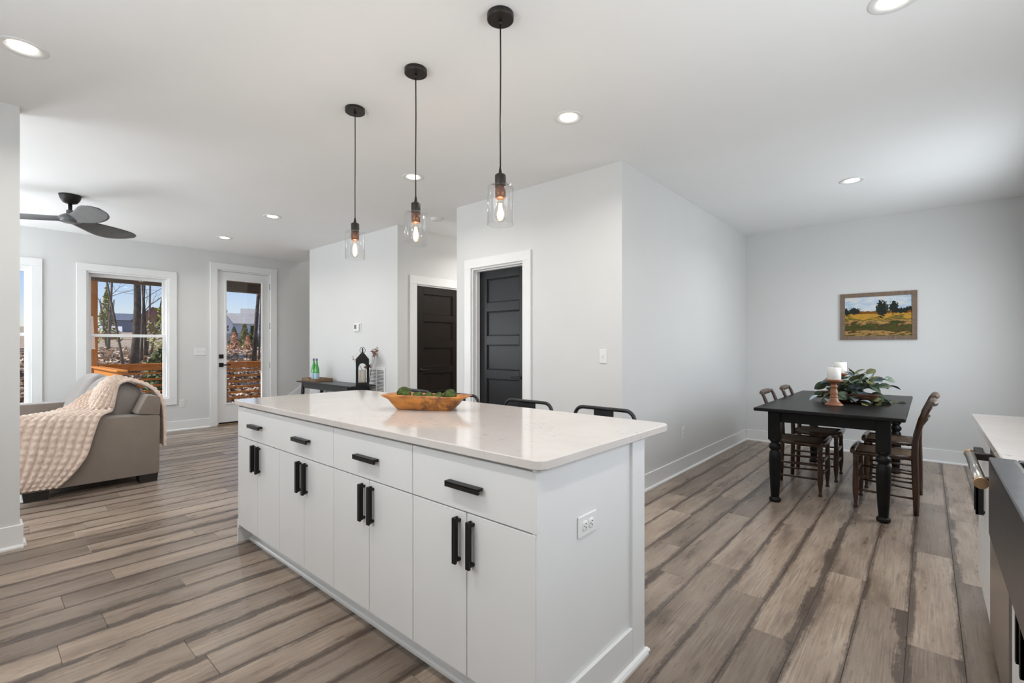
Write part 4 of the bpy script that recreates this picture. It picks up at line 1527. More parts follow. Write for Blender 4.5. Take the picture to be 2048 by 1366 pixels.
def bottle(x, y, label):
    b = thing('glass_bottle', label, 'bottle', (x, y, ZC + 0.0135), 0, 'green bottles on the tray')
    k = 0.88
    G().lathe([(0.0, 0.004), (0.030 * k, 0.0), (0.038 * k, 0.006), (0.039 * k, 0.05), (0.039 * k, 0.145), (0.036 * k, 0.165), (0.024 * k, 0.205), (0.016 * k, 0.240), (0.0135 * k, 0.285), (0.0135 * k, 0.300)], n=24).build('glass', MAT['bottle'], b)
    G().lathe([(0.0396 * k, 0.020), (0.0398 * k, 0.022), (0.0398 * k, 0.102), (0.0396 * k, 0.104)], n=24, cap=False).build('label', MAT['label'], b)
    G().lathe([(0.0155 * k, 0.278), (0.0155 * k, 0.305), (0.013 * k, 0.309)], n=16).build('cap', MAT['cap'], b)
    return b


bottle(-6.622, 3.235, 'green mineral water bottle on the left of the tray')
bottle(-6.515, 3.225, 'green mineral water bottle on the right of the tray')

LXc, LYc = -5.36, 3.250
ln = thing('candle_lantern', 'black arched metal lantern on the console table', 'lantern', (LXc, LYc, ZC + 0.001), R(56))
ln.scale = (0.80, 0.80, 1.0)
q = 0.098
G().box(-q, q, -q, q, 0, 0.040, 0.004).build('base', MAT['black'], ln)
for i in range(4):
    # arched frame on each side: outer rectangle minus an arched opening
    wo, zi0, zi1, ho = 0.096, 0.040, 0.330, 0.068
    g = G()
    arc = [(ho * cos(R(a)), 0.215 + ho * sin(R(a))) for a in range(0, 181, 15)]
    outer = []
    inner = [(ho, zi0)] + arc + [(-ho, zi0)]
    for (x, z) in inner:
        outer.append((wo if x > 0.02 else (-wo if x < -0.02 else x), zi0 if z == zi0 else None))
    # strips: left post, right post and arch head
    V, F = [], []
    for dy in (0, 0.006):
        for x, z in arc:
            V.append((x, -0.096 + dy, z)); V.append((x, -0.096 + dy, zi1))
    n = len(arc)
    for k_ in range(n - 1):
        a, b = 2 * k_, 2 * k_ + 2
        F.append((a, a + 1, b + 1, b))
        c_, d_ = 2 * n + a, 2 * n + b
        F.append((c_, d_, d_ + 1, c_ + 1))
        F.append((a, b, d_, c_))
    g.add(V, F)
    g.box(-wo, -ho, -0.096, -0.090, zi0, zi1)
    g.box(ho, wo, -0.096, -0.090, zi0, zi1)
    o = g.build('arched_side', MAT['black'], ln)
    o.rotation_euler = (0, 0, R(90 * i))
g = G()
g.add([(-q, -q, 0.330), (q, -q, 0.330), (q, q, 0.330), (-q, q, 0.330), (-0.028, -0.028, 0.405), (0.028, -0.028, 0.405), (0.028, 0.028, 0.405), (-0.028, 0.028, 0.405)],
      [(0, 3, 2, 1), (4, 5, 6, 7), (0, 1, 5, 4), (1, 2, 6, 5), (2, 3, 7, 6), (3, 0, 4, 7)])
g.build('roof', MAT['black'], ln)
G().lathe([(0.024, 0.400), (0.016, 0.415), (0.010, 0.440), (0.013, 0.455), (0.010, 0.468), (0.0, 0.476)], n=16).build('finial', MAT['black'], ln)
G().tube([(0.040 * cos(R(a)), 0.0, 0.445 + 0.040 * sin(R(a))) for a in range(0, 360, 15)], 0.0035, 8, closed=True).build('ring_handle', MAT['black'], ln)

pc = thing('pillar_candle', 'ivory pillar candle inside the lantern', 'candle', (LXc + 0.005, LYc - 0.005, ZC + 0.0415))
G().lathe([(0.043, 0), (0.045, 0.003), (0.045, 0.150), (0.043, 0.154), (0.0, 0.152)], n=28).build('wax', MAT['wax2'], pc)
G().cyl((0, 0, 0.15), (0.001, 0, 0.166), 0.0015, n=6).build('wick', MAT['slot'], pc)


def dried_stems(name, loc, heads, label):
    o = thing(name, label, 'dried flowers', loc, R(41))
    rr = random.Random(len(heads) * 7 + 1)
    for (hx, hy, hz, rad, m) in heads:
        G().tube([(0, 0, 0.0), (hx * .4, hy * .4, hz * .5), (hx, hy, hz)], 0.0018, 6).build('stem', MAT['twig'], o)
        g = G()
        for i in range(16):
            d = Vector((rr.gauss(0, 1), rr.gauss(0, 1), rr.gauss(0, 1))).normalized()
            c_ = Vector((hx, hy, hz)) + d * rad * rr.uniform(.35, 1)
            u = d.orthogonal().normalized() * rad * .42
            w = d.cross(u).normalized() * rad * .26
            tip = c_ + d * rad * .5
            g.add([c_ - u * .3, c_ + w - u * .1, tip + u, c_ - w - u * .1, c_ + d * rad * .18], [(0, 1, 4), (1, 2, 4), (2, 3, 4), (3, 0, 4)], True)
        g.build('blossom', MAT[m], o)
    return o


dried_stems('dried_stems', (LXc - 0.06, LYc + 0.125, ZC + 0.001),
            [(0.085, 0.0, 0.40, 0.045, 'berry'), (0.105, -0.01, 0.45, 0.030, 'berry'), (0.06, 0.02, 0.43, 0.035, 'berry'), (-0.165, -0.02, 0.335, 0.040, 'cotton'), (-0.145, 0, 0.29, 0.026, 'cotton'), (-0.01, -0.01, 0.24, 0.05, 'berry')],
            'rust and cream dried blossom stems behind the lantern')

# ------------------------------------------------------------------ sofa with throw
sofa = thing('sofa', 'taupe upholstered sofa under the living room window', 'sofa', (-6.42, 0.70, 0))
M = T(6.42, -0.70, 0)
sxa, sxb = -7.47, -5.405


def arm(xa, xb):
    g = G()
    prof = [(0.235, 0.075), (1.158, 0.072), (1.163, 0.60), (1.150, 0.615), (0.70, 0.632), (0.27, 0.628), (0.240, 0.60)]
    g.prism(prof, xa, xb, 'x', M)
    return g


def bev(o, w=0.02, seg=3):
    m = o.modifiers.new('bevel', 'BEVEL')
    m.width = w
    m.segments = seg
    m.limit_method = 'ANGLE'
    m.angle_limit = R(30)
    for p in o.data.polygons:
        p.use_smooth = True
    return o


bev(arm(sxb - 0.225, sxb).build('arm', MAT['sofa'], sofa))
bev(arm(sxa, sxa + 0.225).build('arm', MAT['sofa'], sofa))
bev(G().prism([(0.985, 0.636), (1.160, 0.612), (1.168, 0.770), (1.150, 0.790), (1.080, 0.803), (1.060, 0.798)], sxa + 0.01, sxb + 0.002, 'x', M).build('back_frame', MAT['sofa'], sofa), 0.012)
bev(G().box(sxa + 0.23, sxb - 0.23, 1.00, 1.160, 0.075, 0.63, 0, M).build('back_panel', MAT['sofa'], sofa), 0.01)
bev(G().box(sxa + 0.226, sxb - 0.226, 0.27, 1.00, 0.075, 0.30, 0, M).build('seat_base', MAT['sofa'], sofa), 0.015)
xm = (sxa + sxb) / 2
CUSH = []
for a, b, sd in ((sxa + 0.23, xm, 1), (xm, sxb - 0.23, 2)):
    g = G()
    g.superq(((a + b) / 2, 0.60, 0.385), (b - a) / 2 - 0.003, 0.385, 0.095, 0.22, 0.4, 36, 14, lump=0.02, seed=sd)
    o = G().add(g.v, g.f, True, M).build('seat_cushion', MAT['sofa'], sofa)
for a, b, sd, lean in ((sxa + 0.20, xm - 0.01, 3, 24), (xm + 0.0, sxb - 0.19, 4, 26)):
    g = G()
    g.superq((0, 0, 0), (b - a) / 2 + 0.01, 0.165, 0.290, 0.36, 0.62, 40, 24, lump=0.06, seed=sd)
    # pinch the top corners like a loose filled cushion
    Mw = T((a + b) / 2, 0.860, 0.665) @ Matrix.Rotation(R(-lean), 4, 'X')
    CUSH.append((Mw.inverted(), Mw, (b - a) / 2 + 0.01, 0.165, 0.290))
    Mc = M @ Mw
    G().add(g.v, g.f, True, Mc).build('back_cushion', MAT['cushion' if sd == 3 else 'cushion'], sofa)
for xx in (sxb - 0.085, sxa + 0.085):
    for ya, yb in ((0.262, 0.42), (1.005, 1.150)):
        G().prism([(ya + 0.008, 0.0), (yb - 0.008, 0.0), (yb, 0.076), (ya, 0.076)], xx - 0.075, xx + 0.075, 'x', M).build('leg', MAT['legdark'], sofa)

rows = [((-5.385, 0.06, 0.095), (-5.375, 0.475, 0.100)),
        ((-5.378, 0.06, 0.20), (-5.365, 0.560, 0.19)),
        ((-5.372, 0.07, 0.36), (-5.362, 0.645, 0.33)),
        ((-5.372, 0.09, 0.52), (-5.362, 0.690, 0.50)),
        ((-5.385, 0.13, 0.645), (-5.372, 0.735, 0.635)),
        ((-5.450, 0.22, 0.672), (-5.430, 0.800, 0.660)),
        ((-5.600, 0.33, 0.668), (-5.480, 0.825, 0.668)),
        ((-5.720, 0.44, 0.672), (-5.560, 0.850, 0.685)),
        ((-5.790, 0.58, 0.715), (-5.575, 0.865, 0.755)),
        ((-5.810, 0.70, 0.800), (-5.590, 0.880, 0.835)),
        ((-5.810, 0.82, 0.875), (-5.600, 0.905, 0.900)),
        ((-5.800, 0.94, 0.920), (-5.600, 0.975, 0.925)),
        ((-5.790, 1.060, 0.900), (-5.580, 1.070, 0.880)),
        ((-5.780, 1.160, 0.835), (-5.560, 1.155, 0.815)),
        ((-5.830, 1.200, 0.720), (-5.540, 1.195, 0.710)),
        ((-5.810, 1.205, 0.500), (-5.500, 1.205, 0.480)),
        ((-5.800, 1.205, 0.330), (-5.480, 1.205, 0.300))]


def crom(p, t):
    n = len(p) - 1
    x = min(max(t * n, 0), n - 1e-6)
    i = int(x)
    f_ = x - i
    P = [Vector(p[max(0, min(n, i + k))]) for k in (-1, 0, 1, 2)]
    return 0.5 * ((2 * P[1]) + (-P[0] + P[2]) * f_ + (2 * P[0] - 5 * P[1] + 4 * P[2] - P[3]) * f_ ** 2 + (-P[0] + 3 * P[1] - 3 * P[2] + P[3]) * f_ ** 3)


Ls, Rs = [r[0] for r in rows], [r[1] for r in rows]
NR = 11


def bl(u, vv):
    p, q_ = crom(Ls, vv), crom(Rs, vv)
    c_ = p.lerp(q_, u)
    e = 1e-3
    du = (q_ - p)
    c2 = crom(Ls, min(1, vv + e)).lerp(crom(Rs, min(1, vv + e)), u) - crom(Ls, max(0, vv - e)).lerp(crom(Rs, max(0, vv - e)), u)
    nrm = du.cross(c2).normalized()
    rib = abs(sin(pi * u * NR)) ** 0.55
    bead = 0.86 + 0.14 * sin(2 * pi * vv * 46 + int(u * NR) * 0.9)
    fold = 0.018 * mnoise.noise(Vector((u * 3.0, vv * 7.0, 1.7))) + 0.010 * mnoise.noise(Vector((u * 6.0, vv * 14.0, 5)))
    base_ = c_ + nrm * (0.004 + max(-0.004, fold))
    for Mi, Mw_, ca, cb, chh in CUSH:      # lie on the cushion, never inside it
        q3 = Mi @ base_
        e1_, e2_ = 0.36, 0.62
        F_ = (abs(q3.x / ca) ** (2 / e1_) + abs(q3.y / cb) ** (2 / e1_)) ** (e1_ / e2_) + abs(q3.z / chh) ** (2 / e2_)
        k_ = F_ ** (e2_ / 2)
        if 0.02 < k_ < 1.07:
            base_ = Mw_ @ (q3 * (1.07 / k_))
    return base_ + nrm * 0.028 * rib * bead


g = G()
g.grid(bl, 157, 300)
th = G()
th.add(g.v, g.f, True)
o = th.build('throw_blanket', MAT['blanket'])
m = o.modifiers.new('thickness', 'SOLIDIFY')
m.thickness = 0.010
m.offset = -1
tag(o, 'blush ribbed faux fur throw draped over the sofa arm and cushion', 'blanket')
# orient outwards: normals must look to +x on the hanging part
o.data.flip_normals() if o.data.polygons[len(o.data.polygons) // 12].normal.x < 0 else None

tag(rounded_slab(-8.0, -5.43, -2.4, 0.36, 0.001, 0.011, 0.01).build('area_rug', MAT['rug']), 'pale area rug reaching under the front of the sofa', 'rug')
# ------------------------------------------------------------------ dining set
ZT = 0.760
dt = thing('dining_table', 'black farmhouse dining table with turned legs', 'table', (-0.585, 5.16, 0))
M = T(0.585, -5.16, 0)
tx0, tx1, ty0, ty1 = -1.060, -0.112, 4.165, 6.150
G().box(tx0, tx1, ty0, ty1, ZT - 0.026, ZT, 0.006, M).build('table_top', MAT['table'], dt)
lx0, lx1, ly0, ly1 = -0.930, -0.238, 4.290, 6.030
g = G().box(lx0 - 0.02, lx1 + 0.02, ly0 - 0.012, ly0 + 0.012, ZT - 0.115, ZT - 0.0265, 0.002, M).build('apron', MAT['table'], dt)
G().box(lx0 - 0.02, lx1 + 0.02, ly1 - 0.012, ly1 + 0.012, ZT - 0.115, ZT - 0.0265, 0.002, M).build('apron', MAT['table'], dt)
for x in (lx0, lx1):
    G().box(x - 0.012, x + 0.012, ly0 + 0.03, ly1 - 0.03, ZT - 0.115, ZT - 0.0265, 0.002, M).build('apron', MAT['table'], dt)
lg = G()
lg.box(-0.043, 0.043, -0.043, 0.043, 0.500, ZT - 0.0265, 0.004)
lg.lathe([(0.026, 0.0), (0.041, 0.006), (0.044, 0.020), (0.038, 0.032), (0.028, 0.036), (0.030, 0.044), (0.034, 0.10), (0.041, 0.24), (0.0445, 0.33), (0.042, 0.395), (0.034, 0.412),
          (0.030, 0.418), (0.040, 0.424), (0.0455, 0.438), (0.046, 0.450), (0.040, 0.464), (0.031, 0.470), (0.030, 0.480), (0.038, 0.488), (0.043, 0.502)], n=28)
lgm = lg.mesh('leg')
for x in (lx0, lx1):
    for y in (ly0, ly1):
        o = place('leg', lgm, MAT['table'], dt)
        o.location = (x + 0.585, y - 5.16, 0)


def side_chair(label):
    """old turned side chair, sitter looks towards +x"""
    c = thing('dining_chair', label, 'chair', (0, 0, 0), 0, 'dark wood chairs round the dining table')
    # seat: rolled rush seat in a frame
    fr = G()
    fr.tube([(0.195, -0.215, 0.435), (0.200, -0.10, 0.436), (0.200, 0.10, 0.436), (0.195, 0.215, 0.435)], [0.018, 0.021, 0.021, 0.018], 12)
    for s in (-1, 1):
        fr.tube([(0.19, s * 0.205, 0.425), (-0.175, s * 0.165, 0.425)], 0.015, 10)
    fr.tube([(-0.175, -0.165, 0.425), (-0.175, 0.165, 0.425)], 0.013, 10)
    fr.build('seat_frame', MAT['chair'], c)

    def seat(u, v_):
        x = -0.185 + 0.375 * u
        hw_ = 0.168 + 0.042 * u
        y = (v_ * 2 - 1) * hw_
        e = min(1.0, 6 * min(u, 1 - u, v_, 1 - v_))
        return (x, y, 0.428 + 0.014 * e - 0.012 * sin(pi * u) * sin(pi * v_) + 0.002 * sin(60 * min(abs(u - .5), abs(v_ - .5))))
    g = G().grid(seat, 24, 24)
    so = g.build('rush_seat', MAT['rush'], c)
    sm = so.modifiers.new('thickness', 'SOLIDIFY')
    sm.thickness = 0.022
    sm.offset = -1
    prof = [(0.016, 0.0), (0.015, 0.012), (0.010, 0.022), (0.013, 0.050), (0.020, 0.115), (0.0215, 0.17), (0.019, 0.26), (0.0165, 0.345), (0.020, 0.352), (0.0165, 0.360), (0.0195, 0.366), (0.016, 0.374), (0.0195, 0.40), (0.018, 0.425)]
    for s in (-1, 1):
        G().lathe(prof, c=(0.178, s * 0.190, 0), n=16).build('leg', MAT['chair'], c)
        pts = [(-0.182, s * 0.143, 0.0), (-0.178, s * 0.152, 0.20), (-0.172, s * 0.162, 0.42), (-0.176, s * 0.168, 0.55), (-0.205, s * 0.172, 0.68), (-0.250, s * 0.175, 0.80), (-0.268, s * 0.175, 0.835)]
        G().tube(pts, [0.0165, 0.019, 0.020, 0.0185, 0.017, 0.015, 0.013], 12).build('back_post', MAT['chair'], c)
    # rolled crest rail with thicker pillow in the middle
    cr = G()
    n = 13
    P, RR = [], []
    for i in range(n):
        t_ = -1 + 2 * i / (n - 1)
        P.append((-0.272 - 0.012 * (1 - t_ * t_), t_ * 0.190, 0.836))
        RR.append(0.0145 if abs(t_) > 0.62 else 0.0145 + 0.010 * min(1, (0.62 - abs(t_)) * 8))
    cr.tube(P, RR, 14)
    cr.build('crest_rail', MAT['crest'], c)

    def slat(u, v_):
        y = -0.165 + 0.33 * u
        z = 0.655 + 0.075 * v_ + 0.010 * sin(pi * u) * (v_ - .5)
        x = -0.196 - 0.045 * v_ - 0.014 * sin(pi * u)
        return (x, y, z)
    so = G().grid(slat, 12, 4).build('back_slat', MAT['chair'], c)
    sm = so.modifiers.new('thickness', 'SOLIDIFY')
    sm.thickness = 0.010
    for z, r in ((0.13, 0.0085), (0.245, 0.0085)):
        for s in (-1, 1):
            G().tube([(0.178, s * 0.190, z + 0.008), (-0.180, s * 0.152, z - 0.006)], r, 8).build('rung', MAT['chair'], c)
    G().tube([(0.180, -0.19, 0.275), (0.180, -0.06, 0.275), (0.180, 0.06, 0.275), (0.180, 0.19, 0.275)], [0.009, 0.014, 0.014, 0.009], 10).build('rung', MAT['chair'], c)
    G().tube([(0.180, -0.19, 0.165), (0.180, 0.19, 0.165)], 0.0085, 8).build('rung', MAT['chair'], c)
    G().tube([(-0.180, -0.152, 0.20), (-0.180, 0.152, 0.20)], 0.0085, 8).build('rung', MAT['chair'], c)
    return c


ch = side_chair('dark rush-seat chair at the near right of the dining table')
ch.location = (-0.246, 4.750, 0)
ch.rotation_euler = (0, 0, R(180))
dup(ch, (-0.230, 5.420, 0), R(180), 'dark rush-seat chair on the right of the table, mostly behind another chair')
dup(ch, (-0.852, 4.858, 0), R(0), 'dark rush-seat chair at the near left of the dining table')
dup(ch, (-0.818, 5.455, 0), R(1), 'dark rush-seat chair at the far left of the dining table')


# candle holders and candles
def candle_holder(x, y, label, k=1.0, kz=1.0):
    h = tag(G().lathe([(0.0, 0.0), (0.064, 0.0), (0.066, 0.004), (0.062, 0.012), (0.052, 0.018), (0.036, 0.040), (0.029, 0.060), (0.026, 0.064), (0.031, 0.070), (0.031, 0.076), (0.026, 0.082), (0.028, 0.088),
                       (0.029, 0.108), (0.024, 0.130), (0.022, 0.148), (0.028, 0.154), (0.028, 0.160), (0.021, 0.166), (0.022, 0.176), (0.040, 0.190), (0.058, 0.198), (0.064, 0.202), (0.064, 0.214), (0.058, 0.216), (0.0, 0.213)], n=32).build('candle_holder', MAT['holder']),
            label, 'candle holder', 'turned wood candle holders')
    h.location = (x, y, ZT + 0.0005)
    h.scale = (k, k, kz)
    return h


def candle(x, y, z, label, r=0.050, hh=0.100):
    c = thing('pillar_candle', label, 'candle', (x, y, z), 0, 'white pillar candles')
    G().lathe([(r - 0.002, 0), (r, 0.002), (r, hh - 0.002), (r - 0.003, hh), (r - 0.010, hh - 0.004), (0.0, hh - 0.006)], n=32).build('wax', MAT['wax'], c)
    G().tube([(0, 0, hh - 0.007), (0.001, 0, hh + 0.004), (0.003, 0, hh + 0.010)], 0.0013, 6).build('wick', MAT['slot'], c)


candle_holder(-0.591, 4.765, 'cherry turned wood candle holder nearest on the dining table')
candle(-0.591, 4.765, ZT + 0.2155, 'white pillar candle on the front candle holder')
candle_holder(-0.630, 5.500, 'turned wood candle holder half hidden behind the greenery', 1.0, 1.12)
candle(-0.630, 5.500, ZT + 0.2155 + 0.0262, 'white pillar candle behind the greenery')

gb = trough(0.070, 0.150, 0.120, 0.235, 0.085, 0.012, 0.0, 2.4).build('wooden_bowl', MAT['bowldark'])
gb.location = (-0.520, 5.120, ZT + 0.0005)
gb.rotation_euler = (0, 0, R(68))
tag(gb, 'dark oval wooden bowl holding the eucalyptus on the table', 'bowl')

# eucalyptus arrangement
eu = thing('eucalyptus_arrangement', 'loose eucalyptus greenery spilling from the dark bowl', 'greenery', (-0.520, 5.120, ZT + 0.085))


def leaf_mesh(l, w, bend, m):
    g = G()
    nu, nv = 5, 7
    V, F = [], []
    for j in range(nv):
        t_ = j / (nv - 1)
        ww = w * sin(pi * t_) ** 0.55 if 0 < t_ < 1 else w * 0.08
        for i in range(nu):
            s = -1 + 2 * i / (nu - 1)
            V.append((l * t_, s * ww, bend * t_ * t_ * l + 0.22 * ww * s * s))
    for j in range(nv - 1):
        for i in range(nu - 1):
            a = j * nu + i
            F.append((a, a + nu, a + nu + 1, a + 1))
    g.add(V, F, True)
    me = g.mesh('leaf')
    me.materials.append(MAT[m])
    return me


LM = [leaf_mesh(0.078, 0.031, -0.25, 'leaf_a'), leaf_mesh(0.088, 0.033, -0.4, 'leaf_a'), leaf_mesh(0.072, 0.029, 0.2, 'leaf_b'), leaf_mesh(0.082, 0.036, -0.2, 'leaf_b'), leaf_mesh(0.084, 0.036, -0.3, 'leaf_c')]
rl = random.Random(21)
stems = G()
k0 = 0
# sprays: (azimuth, reach, height)
sprays = [(R(205), 0.24, 0.06), (R(190), 0.20, 0.12), (R(222), 0.22, 0.02), (R(230), 0.17, 0.09), (R(245), 0.12, 0.16), (R(280), 0.14, 0.14), (R(310), 0.16, 0.12), (R(335), 0.20, 0.15),
          (R(350), 0.20, 0.10), (R(10), 0.24, 0.17), (R(25), 0.28, 0.10), (R(32), 0.36, -0.03), (R(45), 0.22, 0.14), (R(70), 0.18, 0.16), (R(100), 0.16, 0.14), (R(140), 0.18, 0.13), (R(165), 0.18, 0.10),
          (R(0), 0.12, 0.20), (R(60), 0.08, 0.21), (R(300), 0.22, 0.02), (R(340), 0.25, 0.00), (R(20), 0.30, 0.02), (R(270), 0.18, 0.03)]
for az, reach, ht in sprays:
    ht *= 0.82
    pts = []
    for i in range(7):
        t_ = i / 6
        pts.append(Vector((cos(az) * reach * t_, sin(az) * reach * t_, -0.03 + ht * sin(min(1, t_ * 1.2) * pi / 2) * 1.15 - (0.06 * t_ * t_ if ht < 0.05 else 0))))
    stems.tube(pts, [0.0022 - 0.0002 * i for i in range(7)], 5)
    for i in range(1, 7):
        for s in ((-1, 1) if i < 6 else (0,)):
            if rl.random() < 0.10:
                continue
            me = LM[rl.choice((0, 0, 1, 1, 2, 3, 3, 4, 4))]
            o = place('leaf', me, None, eu)
            d = (pts[min(6, i + 1)] - pts[i - 1]).normalized()
            side = Vector((-sin(az), cos(az), 0)) * s * rl.uniform(.5, 1.1) + Vector((0, 0, rl.uniform(-.2, .6)))
            dirv = (d * 0.6 + side).normalized()
            o.location = pts[i]
            qn = dirv.to_track_quat('X', 'Z')
            o.rotation_mode = 'QUATERNION'
            from mathutils import Quaternion
            o.rotation_quaternion = qn @ Quaternion((1, 0, 0), rl.uniform(-1.1, 1.1))
            k_ = rl.uniform(0.8, 1.2)
            o.scale = (k_, k_, k_)
stems.build('stem', MAT['twig'], eu)

# framed landscape on the dining wall
fr = thing('framed_painting', 'landscape painting in a weathered wood frame on the dining wall', 'painting', (-0.438, YD, 1.604))
fw, fh, fb = 0.351, 0.272, 0.046
for nm, a, b, c_, d_, mm in (('frame_side', -fw, -fw + fb, -fh, fh, 'frame'), ('frame_side', fw - fb, fw, -fh, fh, 'frame')):
    G().box(a, b, -0.028, -0.001, c_, d_, 0.002).build(nm, MAT[mm], fr)
for c_, d_ in ((-fh, -fh + fb), (fh - fb, fh)):
    G().box(-fw + fb, fw - fb, -0.028, -0.001, c_, d_, 0.002).build('frame_rail', MAT['frameh'], fr)
G().box(-fw + fb - 0.003, fw - fb + 0.003, -0.018, -0.004, -fh + fb - 0.003, fh - fb + 0.003).build('canvas', MAT['painting'], fr)

# ------------------------------------------------------------------ porch and yard beyond the windows
dk = thing('porch_deck', 'wooden porch deck outside the glass door', 'deck', (-9.95, 4.4, 0))
bd = G().box(-2.97, 2.97, -0.068, 0.068, -0.045, -0.015, 0.004).mesh('board')
for i in range(20):
    o = place('board', bd, MAT['deck'], dk)
    o.rotation_euler = (0, 0, R(90))
    o.location = (-1.33 + i * 0.1425, -0.03, 0)
G().box(-1.36, 1.42, -3.0, 3.0, -0.25, -0.047).build('joist_frame', MAT['beam'], dk)

dr = thing('deck_railing', 'orange cedar deck railing with horizontal slats', 'railing', (-11.2, 4.4, 0))
G().box(-0.020, 0.020, -2.90, 3.0, 0.795, 0.905, 0.004).build('top_rail', MAT['cedar'], dr)
G().box(-0.075, 0.075, -2.90, 3.0, 0.905, 0.930, 0.004).build('rail_cap', MAT['cedar'], dr)
sl_ = G().box(-0.018, 0.018, -2.90, 3.0, -0.019, 0.019, 0.003).mesh('slat')
for i in range(7):
    o = place('slat', sl_, MAT['cedar'], dr)
    o.location = (0, 0, 0.745 - i * 0.1185)
for yy in (0.2, 2.9):
    G().box(0.02, 0.11, yy - 0.045, yy + 0.045, -0.012, 0.900, 0.004).build('post', MAT['cedarv'], dr)

pp = tag(G().box(-11.29, -11.155, 1.352, 1.485, -0.012, 2.43, 0.006).build('porch_post', MAT['cedarv']), 'orange cedar porch post seen through the window', 'post')
hr = thing('stair_handrail', 'thick cedar handrail running towards the house outside the window', 'railing', (-10.0, 1.45, 0))
G().box(-1.12, 1.10, -0.065, 0.075, 0.868, 0.905, 0.010).build('rail_cap', MAT['cedar'], hr)
G().box(-1.12, 1.06, -0.022, 0.022, 0.770, 0.868, 0.004).build('top_rail', MAT['cedar'], hr)
for xx in (-0.25, 0.95):
    G().box(xx - 0.045, xx + 0.045, -0.045, 0.045, -0.012, 0.77, 0.004).build('post', MAT['cedarv'], hr)
for i in range(6):
    G().box(-1.12, 1.0, -0.018, 0.018, 0.70 - i * 0.1185, 0.738 - i * 0.1185, 0.003).build('slat', MAT['cedar'], hr)

pd = thing('porch_light', 'small lit downlight in the porch ceiling', 'ceiling light', (-10.2, 2.05, 2.6195))
G().lathe([(0.07, -0.006), (0.085, -0.004), (0.085, 0.0)], n=20).build('trim_ring', MAT['plastic'], pd)
G().lathe([(0.0, -0.008), (0.068, -0.007)], n=20, cap=False).build('lens', MAT['lens'], pd)


def ground_z(x, y):
    pts = [(0, -0.5), (-8.5, -0.5), (-11.6, -0.45), (-13.0, 0.10), (-15.0, 0.78), (-18, 1.0), (-30, 1.15), (-55, 1.35), (-90, 2.6), (-150, 5.0), (-260, 9.0)]
    for (xa, za), (xb, zb) in zip(pts[:-1], pts[1:]):
        if x >= xb:
            t_ = (x - xa) / (xb - xa)
            return za + (zb - za) * t_ + 0.05 * mnoise.noise(Vector((x * .5, y * .5, 0)))
    return pts[-1][1]


g = G()
xs = [-8.6, -10, -11, -11.8, -12.4, -13, -13.6, -14.3, -15, -16, -17, -18.5, -20, -23, -26, -30, -36, -44, -55, -70, -90, -120, -150, -200, -260]
ysn = [-30, -20, -12, -8, -5, -3, -1.5, 0, 1, 2, 3, 4, 5, 6, 7, 8, 9.5, 11, 13, 16, 20, 26, 34, 46, 62, 85, 120]
vs = [(x, y, ground_z(x, y)) for y in ysn for x in xs]
nx = len(xs)
fs = []
for j in range(len(ysn) - 1):
    for i in range(nx - 1):
        a = j * nx + i
        fs.append((a, a + nx, a + nx + 1, a + 1))
g.add(vs, fs, True)
S(g.build('ground', MAT['soil']), 'sloping leaf covered back yard ground', 'ground')

# leaf litter on the bank (nobody could count it)
rg = random.Random(5)
V, F, MI = [], [], []
for i in range(17000):
    x = -11.5 - abs(rg.gauss(0, 1)) * 3.4 if i < 12000 else rg.uniform(-30, -14.5)
    y = rg.uniform(0.2, 8.5) if x > -15 else rg.uniform(-1, 12)
    z = ground_z(x, y) + rg.uniform(0.005, 0.05)
    s = rg.uniform(0.035, 0.085) * (1.0 if x > -16 else 1.5)
    a = rg.uniform(0, 2 * pi)
    u = Vector((cos(a), sin(a), rg.uniform(-.7, .7))).normalized() * s
    w = u.cross(Vector((rg.uniform(-.6, .6), rg.uniform(-.6, .6), 1))).normalized() * s * rg.uniform(.4, .8)
    p = Vector((x, y, z))
    b = len(V)
    V += [p - u, p + w + Vector((0, 0, s * .3)), p + u, p - w + Vector((0, 0, s * .3))]
    F.append((b, b + 1, b + 2, b + 3))
    MI.append(rg.choice((0, 0, 0, 1, 1, 2, 2)))
me = bpy.data.meshes.new('leaf_litter')
me.from_pydata([tuple(p) for p in V], [], F)
for mm in ('litter_a', 'litter_b', 'litter_c'):
    me.materials.append(MAT[mm])
me.polygons.foreach_set('material_index', MI)
tag(place('leaf_litter', me, None), 'dry fallen leaves covering the bank behind the deck', 'leaves', kind='stuff')


